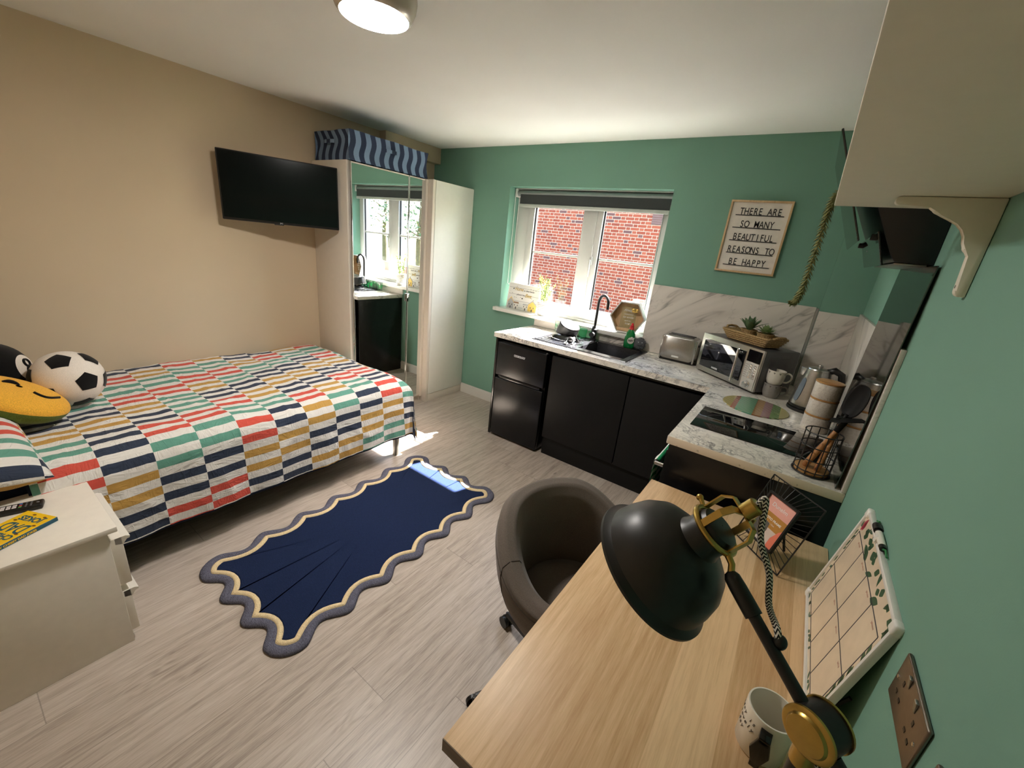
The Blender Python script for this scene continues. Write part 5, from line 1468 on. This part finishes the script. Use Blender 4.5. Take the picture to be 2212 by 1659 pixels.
for i in range(14):
    leafp(.012, rnd.uniform(.02, PH_ - .04), rnd.uniform(.6, 1.5), rnd.uniform(.02, .04), .006); leafp(PW_ - .014, rnd.uniform(.02, PH_ - .04), rnd.uniform(1.6, 2.4), rnd.uniform(.015, .025), .004)
part('leaf_border', b, LG, plb, 0)
b = B(); leafp(PW_ - .028, PH_ - .055, 1.75, .04, .011); leafp(PW_ - .040, PH_ - .05, 1.4, .03, .007)
part('red_flower_print', b, plain('crimson_print', (168, 42, 66), .4), plb, 0)
DAYP = plain('faint_red_print', (190, 150, 136), .5)
for i, dname in enumerate(('MONDAY', 'TUESDAY', 'WEDNESDAY', 'THURSDAY', 'FRIDAY', 'SATURDAY', 'SUNDAY')):
    cx_ = gx0 + (gx1 - gx0) * (3 - i % 4) / 4; text('day_name', dname.lower(), .008, MPn @ T(gx0 + (gx1 - gx0) * (i % 4) / 4 + .03, gy0 + (gy1 - gy0) * (1 - .5 * (i // 4)) - .012, .0011), DAYP, plb, .0002)
part('stand', B().tube([MPn @ Vector((.03, .03, -.009)), MPn @ Vector((.03, .11, -.030))], .004, 8), BLACK_PLASTIC, plb)
Mpe = MPn @ T(0, PH_ + .004, .004)
pe = thing('marker_pen', 'white marker pen with black ends clipped to the top edge of the planner board', 'pen', MPn @ Vector((.29, PH_, 0)))
part('barrel', B().cyl(Mpe @ Vector((.255, .006, 0)), Mpe @ Vector((.315, .006, 0)), .0075, n=16), plain('white_pen_barrel', (226, 222, 212), .35), pe)
part('cap', B().cyl(Mpe @ Vector((.315, .006, 0)), Mpe @ Vector((.325, .006, 0)), .006, n=16).cyl(Mpe @ Vector((.325, .006, 0)), Mpe @ Vector((.352, .006, 0)), .0095, n=12), BLACK_PLASTIC, pe)
part('end_plug', B().cyl(Mpe @ Vector((.243, .006, 0)), Mpe @ Vector((.255, .006, 0)), .0066, n=16), BLACK_PLASTIC, pe)
part('clip', B().box((.285, -.008, -.006), (.297, .010, .009), .002, 1, Mpe), plain('white_clip', (226, 224, 218), .35), pe)
part('cord', B().tube([Mpe @ Vector(q) for q in ((.352, .006, 0), (.366, .012, -.003), (.378, .006, -.006), (.39, .002, -.006))], .0022, 6).tube([Mpe @ Vector(q) for q in ((.243, .006, 0), (.236, .01, -.002), (.22, .003, -.005), (.214, .006, -.004))], .0022, 6), plain('green_cord', (30, 120, 62), .6), pe)

# mug on the desk
dm = thing('tall_mug', 'white mug with script lettering and a black pointed handle at the front of the desk', 'mug', (-.133, -2.485, .7335))
dmx, dmy = -.133, -2.485
part('cup', B().lathe([(.040, .7335), (.042, .736), (.0425, .83), (.0418, .8325), (.0392, .8325), (.0388, .83), (.0385, .742), (.001, .741)], T(dmx, dmy, 0), 48), CERAMIC, dm, 50)
hdv = Vector((-.10, -.995, 0)).normalized(); hsv = Vector((.995, -.10, 0)).normalized()
Mhd = basis((dmx, dmy, .7335), hdv, Vector((0, 0, 1)), hsv)
Mhf = basis(Vector((dmx, dmy, .7335)) + hdv * .056, hsv, Vector((0, 0, 1)), hdv)
b = B().prism([(-.008, .084), (.010, .084), (.0165, .052), (.006, .018), (-.006, .018), (-.0165, .052)], 0, .008, Mhf, .002, 2)
b.prism([(.036, .088), (.064, .088), (.064, .074), (.036, .074)], -.009, .010, Mhd, .0015, 2)
b.prism([(.036, .026), (.064, .026), (.064, .013), (.036, .010)], -.008, .008, Mhd, .0015, 2)
part('mug_handle', b, plain('black_glazed_handle', (14, 13, 13), .12), dm)
for k, (s_, z) in enumerate((('today is', .806), ('a lovely', .790), ('day', .774))):
    for i, ch_ in enumerate(s_):
        if ch_ == ' ': continue
        a = 3.55 + (i - len(s_) / 2) * .19; rr_ = .0428
        text('mug_letter', ch_, .013, basis((dmx + rr_ * math.cos(a), dmy + rr_ * math.sin(a), z), (-math.sin(a), math.cos(a), 0), (0, 0, 1), (math.cos(a), math.sin(a), 0)), BEEP, dm, .0002, 'CENTER', shear=.25)

# ------------------------------------------------------------------ desk lamp
J = Vector((-.1516, -2.7748, 1.1345)); Tt = Vector((-.2764, -2.6956, 1.2204)); ad = (Tt - J).normalized()
la = Vector((.54, .84, 0)).normalized()
lp = thing('desk_lamp', 'black desk lamp with brass joints and a striped fabric cord in the foreground', 'lamp', (J.x, J.y, .7335))
part('lamp_base', B().lathe([(.085, .7335), (.086, .737), (.084, .746), (.075, .751), (.012, .753)], T(J.x, J.y, 0), 48), BLACK_METAL, lp)
part('pole', B().cyl((J.x, J.y, .75), (J.x, J.y, J.z - .055), .011, n=20), BLACK_METAL, lp)
part('pole_collar', B().cyl((J.x, J.y, J.z - .056), (J.x, J.y, J.z - .024), .0125, n=24), BRASS, lp)
part('joint_drum', B().cyl(J - la * .014, J + la * .016, .0262, n=40), BLACK_METAL, lp)
Mj = basis(J - la * .014, Vector((.84, -.54, 0)), Vector((0, 0, 1)), -la)
part('brass_knob', B().lathe([(.0285, 0), (.0285, .003), (.0262, .0045), (.0222, .0045), (.0214, .0062), (.020, .0078), (.0105, .0094), (.001, .010)], Mj, 48), BRASS, lp)
Mj2 = basis(J + la * .016, Vector((.84, -.54, 0)), Vector((0, 0, 1)), la)
part('brass_back_plate', B().lathe([(.028, 0), (.028, .003), (.001, .004)], Mj2, 40).box((-.01, -.045, 0), (.012, -.028, .004), .002, 1, Mj2), BRASS, lp)
part('arm', B().cyl(J + ad * .02, J + ad * .150, .0078, n=20).cyl(J - ad * .026, J - ad * .20, .0078, n=20), BLACK_METAL, lp)
part('arm_sleeve', B().tube([J + ad * .115, J + ad * .1155, J + ad * .150, J + ad * .164, J + ad * .170, J + ad * .1725], [.0078, .0112, .0112, .0105, .007, .001], 20), BLACK_PLASTIC, lp)
part('cord_slot', B().sphere(J + ad * .080 + Vector((.006, .004, .010)), (.008, .008, .010), 16, 10), BLACK_PLASTIC, lp)
sa = Vector((-.5476, -.0663, -.8341)).normalized()                     # the way the shade opens
Nk = Vector((-.3128, -2.6594, 1.2437))
sx_ = sa.orthogonal().normalized(); MS = basis(Nk, sx_, sa.cross(sx_), sa)
SHK = .95
shd = part('lamp_shade', B().lathe([(r_ * SHK, z_ * SHK) for r_, z_ in [(.001, -.022), (.020, -.022), (.030, -.019), (.0335, -.010), (.0345, .014), (.038, .023), (.056, .030), (.077, .043), (.0915, .064), (.099, .088), (.1025, .109), (.106, .113), (.1125, .118), (.1130, .1225), (.110, .124), (.103, .118), (.0965, .088), (.088, .066), (.074, .047), (.055, .035), (.036, .029), (.02, .027), (.001, .027)]], MS, 72, False, False), plain('black_satin_shade', (18, 17, 16), 0.40, 0.0, 0.6, var=.04), lp, 30)
part('bulb', B().lathe([(.010, .02), (.012, .035), (.026, .062), (.026, .075), (.014, .092), (.001, .095)], MS, 24, False, True), plain('frosted_bulb', (226, 224, 216), .4), lp)
# brass ring, fork and cap at the neck
ty_ = (Tt + ad * .004 - Nk); ry = (ty_ - sa * ty_.dot(sa)).normalized(); rx = ry.cross(sa)
MR = basis(Nk - sa * .008, rx, ry, sa)
part('brass_ring', B().tube([MR @ Vector((.0365 * math.cos(2 * PI * i / 40), .0365 * math.sin(2 * PI * i / 40), 0)) for i in range(40)], .0042, 10, True).tube([MR @ Vector((0, .0365, 0)), MR @ Vector((0, .05, .001)), Tt + ad * -.004], [.005, .0046, .0046], 12).tube([MR @ Vector((0, -.0365, 0)), MR @ Vector((0, -.046, -.002)), MR @ Vector((0, -.052, -.002))], [.0036, .0034, .0045], 10).sphere(MR @ Vector((0, -.053, -.002)), .0055, 12, 8), BRASS, lp)
b = B()
for rot in (0, PI / 2):
    q = Matrix.Rotation(rot, 4, 'Z')
    for sgn in (-1, 1):
        pth = [(.0365, 0), (.0365, -.036), (.026, -.050), (0, -.051), (0, -.0488), (.0248, -.0478), (.0342, -.035), (.0342, 0)]
        b.prism([(xa * sgn, za) for xa, za in pth], -.0052, .0052, MR @ q @ Matrix(((1, 0, 0, 0), (0, 0, -1, 0), (0, 1, 0, 0), (0, 0, 0, 1))))
yk = part('brass_yoke', b, BRASS, lp, 0)
part('lamp_cap', B().lathe([(.006, -.049), (.012, -.0515), (.012, -.070), (.010, -.072), (.001, -.0725)], MR, 32), BRASS, lp)
CORD = NT('black_and_white_braid', .9)
_x, _y, _z = CORD.xyz(CORD.coord('UV'))
_tri = CORD.math('ABSOLUTE', CORD.math('SUBTRACT', CORD.math('FRACT', CORD.math('MULTIPLY', _x, 4.0)), .5))
_st = CORD.math('GREATER_THAN', CORD.math('FRACT', CORD.math('ADD', CORD.math('MULTIPLY', _y, 190.0), CORD.math('MULTIPLY', _tri, 1.6))), .5)
CORD.col(CORD.mix(_st, srgb(20, 19, 19), srgb(226, 220, 210)))
c0 = MR @ Vector((0, 0, -.072)); c1 = c0 - sa * .012
ctl = [c0, c1, Vector((-.254, -2.663, 1.268)), Vector((-.232, -2.668, 1.226)), Vector((-.2215, -2.682, 1.190)), J + ad * .088 + Vector((.006, .006, .016)), J + ad * .078 + Vector((.004, .002, .006))]
cl_ = []
for i in range(len(ctl) - 1):
    for k in range(10):
        t = k / 10; a = ctl[max(0, i - 1)]; b_ = ctl[i]; c = ctl[i + 1]; e = ctl[min(len(ctl) - 1, i + 2)]
        cl_.append(.5 * ((2 * b_) + (c - a) * t + (2 * a - 5 * b_ + 4 * c - e) * t * t + (3 * b_ - a - 3 * c + e) * t ** 3))
part('fabric_cord', B().tube(cl_, .0042, 16, uv=True), CORD.m, lp, 180)
part('fabric_cord', B().tube([J + Vector((0.004, -.004, -.030)), J + Vector((.014, -.006, -.045)), J + Vector((.034, -.0, -.075)), J + Vector((.05, .01, -.16)), J + Vector((.06, .03, -.30)), J + Vector((.075, .06, -.3965))], .0036, 14, uv=True), CORD.m, lp, 180)

# ------------------------------------------------------------------ wall sockets
SOCK = plain('brushed_steel_plate', (134, 124, 116), 0.32, 1.0, var=.06, scale=80)
def socket(yc, zc, w, label):
    s = thing('wall_socket', label, 'socket', (0, yc, zc))
    part('plate', B().box((-.007, yc - w / 2, zc - .043), (-.0004, yc + w / 2, zc + .043), .003, 3), SOCK, s)
    for k in ((-.036, .036) if w > .1 else (0,)):
        b = B(); b.box((-.0076, yc + k - .003, zc - .004 + .01), (-.0068, yc + k + .003, zc + .014)); b.box((-.0076, yc + k - .014, zc - .018), (-.0068, yc + k - .006, zc - .013)); b.box((-.0076, yc + k + .006, zc - .018), (-.0068, yc + k + .014, zc - .013))
        part('pin_holes', b, BLACK_PLASTIC, s)
        part('rocker_switch', B().prism([(0, 0), (.018, 0), (.018, .004), (0, .001)], 0, .010, basis((-.0068, yc + k * .62 - .005, zc + .019), (0, 0, 1), (-1, 0, 0), (0, 1, 0)), .0006, 1), STEEL, s)
    part('screws', B().lathe([(.0035, 0), (.003, .0012), (.001, .0013)], basis((-.007, yc - w / 2 + .012, zc), (0, 1, 0), (0, 0, 1), (-1, 0, 0)), 12).lathe([(.0035, 0), (.003, .0012), (.001, .0013)], basis((-.007, yc + w / 2 - .012, zc), (0, 1, 0), (0, 0, 1), (-1, 0, 0)), 12), CHROME, s)
socket(-2.530, 1.018, .147, 'brushed steel double wall socket above the desk')
socket(-2.722, 1.021, .147, 'second steel wall socket, mostly out of frame at the bottom edge')

# ------------------------------------------------------------------ tub chair
CHF = fabric('taupe_wool', (104, 95, 88), 0.2, 500, 0.35)
cc_ = Vector((-.680, -2.150, 0)); face_a = math.radians(-20)        # the way the chair faces
chr_ = thing('tub_chair', 'taupe fabric tub chair on castors pushed up to the desk', 'chair', cc_)
def hgt(th):
    a = abs(th)
    f = max(0, min(1, (a - .55) / 1.45)); f = f * f * (3 - 2 * f)
    g = max(0, min(1, (a - 1.95) / .75)); g = g * g * (3 - 2 * g)
    return .778 - .150 * f - .14 * g
def shell(u, v):
    th = (2 * u - 1) * 2.62
    h = hgt(th); a = face_a + PI + th
    prof = [(.190, .405), (.222, .44), (.256, .53), (.280, .62), (.290, .70), (.286, .742), (.262, .766), (.230, .758), (.206, .715), (.198, .62), (.196, .53), (.194, .47), (.192, .43)]
    k = v * len(prof); i = int(k) % len(prof); f = k - int(k)
    r0_, z0_ = prof[i]; r1_, z1_ = prof[(i + 1) % len(prof)]
    r_, z_ = r0_ + (r1_ - r0_) * f, z0_ + (z1_ - z0_) * f
    z_ = .415 + (z_ - .415) * (h - .415) / .351
    end = max(0, (abs(th) - 2.42) / .2)
    if end > 0: r_ = r_ + (.256 - r_) * (1 - math.sqrt(max(0, 1 - end * end))) * .9
    return Vector((cc_.x + r_ * math.cos(a) * 1.0, cc_.y + r_ * math.sin(a), z_))
part('shell', B().grid(shell, 96, 52, closev=True), CHF, chr_, 180)
part('seat_cushion', B().lathe([(.18, .39), (.196, .40), (.200, .43), (.190, .450), (.15, .458), (.001, .462)], T(*cc_), 48), CHF, chr_, 60)
part('under_shell', B().lathe([(.06, .342), (.11, .348), (.16, .375), (.198, .415)], T(*cc_), 48, True, False), CHF, chr_, 60)
SEAM = plain('dark_seam', (58, 52, 48), .9)
for sgn in (-1, 1):
    pts = []
    for k in range(22):
        v = .10 + .46 * k / 21
        p = shell(.5 + sgn * .265, v); pts.append(p + (p - Vector((cc_.x, cc_.y, p.z))).normalized() * (.0006 if k < 12 else -.0003) + Vector((0, 0, .0006 if 9 < k < 15 else 0)))
    part('seam', B().tube(pts, .0013, 6), SEAM, chr_)
part('seam', B().tube([shell(.03 + .94 * k / 60, 4.35 / 13) + Vector((0, 0, 0)) for k in range(61)], .0012, 6), SEAM, chr_)
part('gas_column', B().cyl(cc_ + Vector((0, 0, .075)), cc_ + Vector((0, 0, .36)), .024, n=20), BLACK_METAL, chr_)
part('hub', B().lathe([(.035, .062), (.045, .07), (.045, .10), (.028, .115)], T(*cc_), 28), BLACK_PLASTIC, chr_)
a_c = math.atan2(-2.05 - cc_.y, -.99 - cc_.x)
for i in range(5):
    a = a_c + 2 * PI * i / 5; d = Vector((math.cos(a), math.sin(a), 0)); s_ = Vector((-d.y, d.x, 0))
    leg = part('base_leg', B().tube([cc_ + d * .03 + Vector((0, 0, .088)), cc_ + d * .16 + Vector((0, 0, .082)), cc_ + d * .318 + Vector((0, 0, .066))], [.022, .018, .013], 10), BLACK_METAL, chr_)
    c_ = cc_ + d * .322
    b = B()
    for q in (-1, 1):
        b.cyl(c_ + s_ * q * .008 + Vector((0, 0, .026)), c_ + s_ * q * .022 + Vector((0, 0, .026)), .0255, n=24)
    b.tube([c_ + Vector((0, 0, .07)), c_ + Vector((0, 0, .04))], .008, 8)
    part('castor', b, BLACK_PLASTIC, leg)
    part('castor_hood', B().tube([c_ + Vector((math.cos(a + .8 + .5 * k) * .027, math.sin(a + .8 + .5 * k) * 0 , .026 + .030 * math.sin(PI * k / 5))) for k in range(6)], .006, 6), BLACK_PLASTIC, leg)
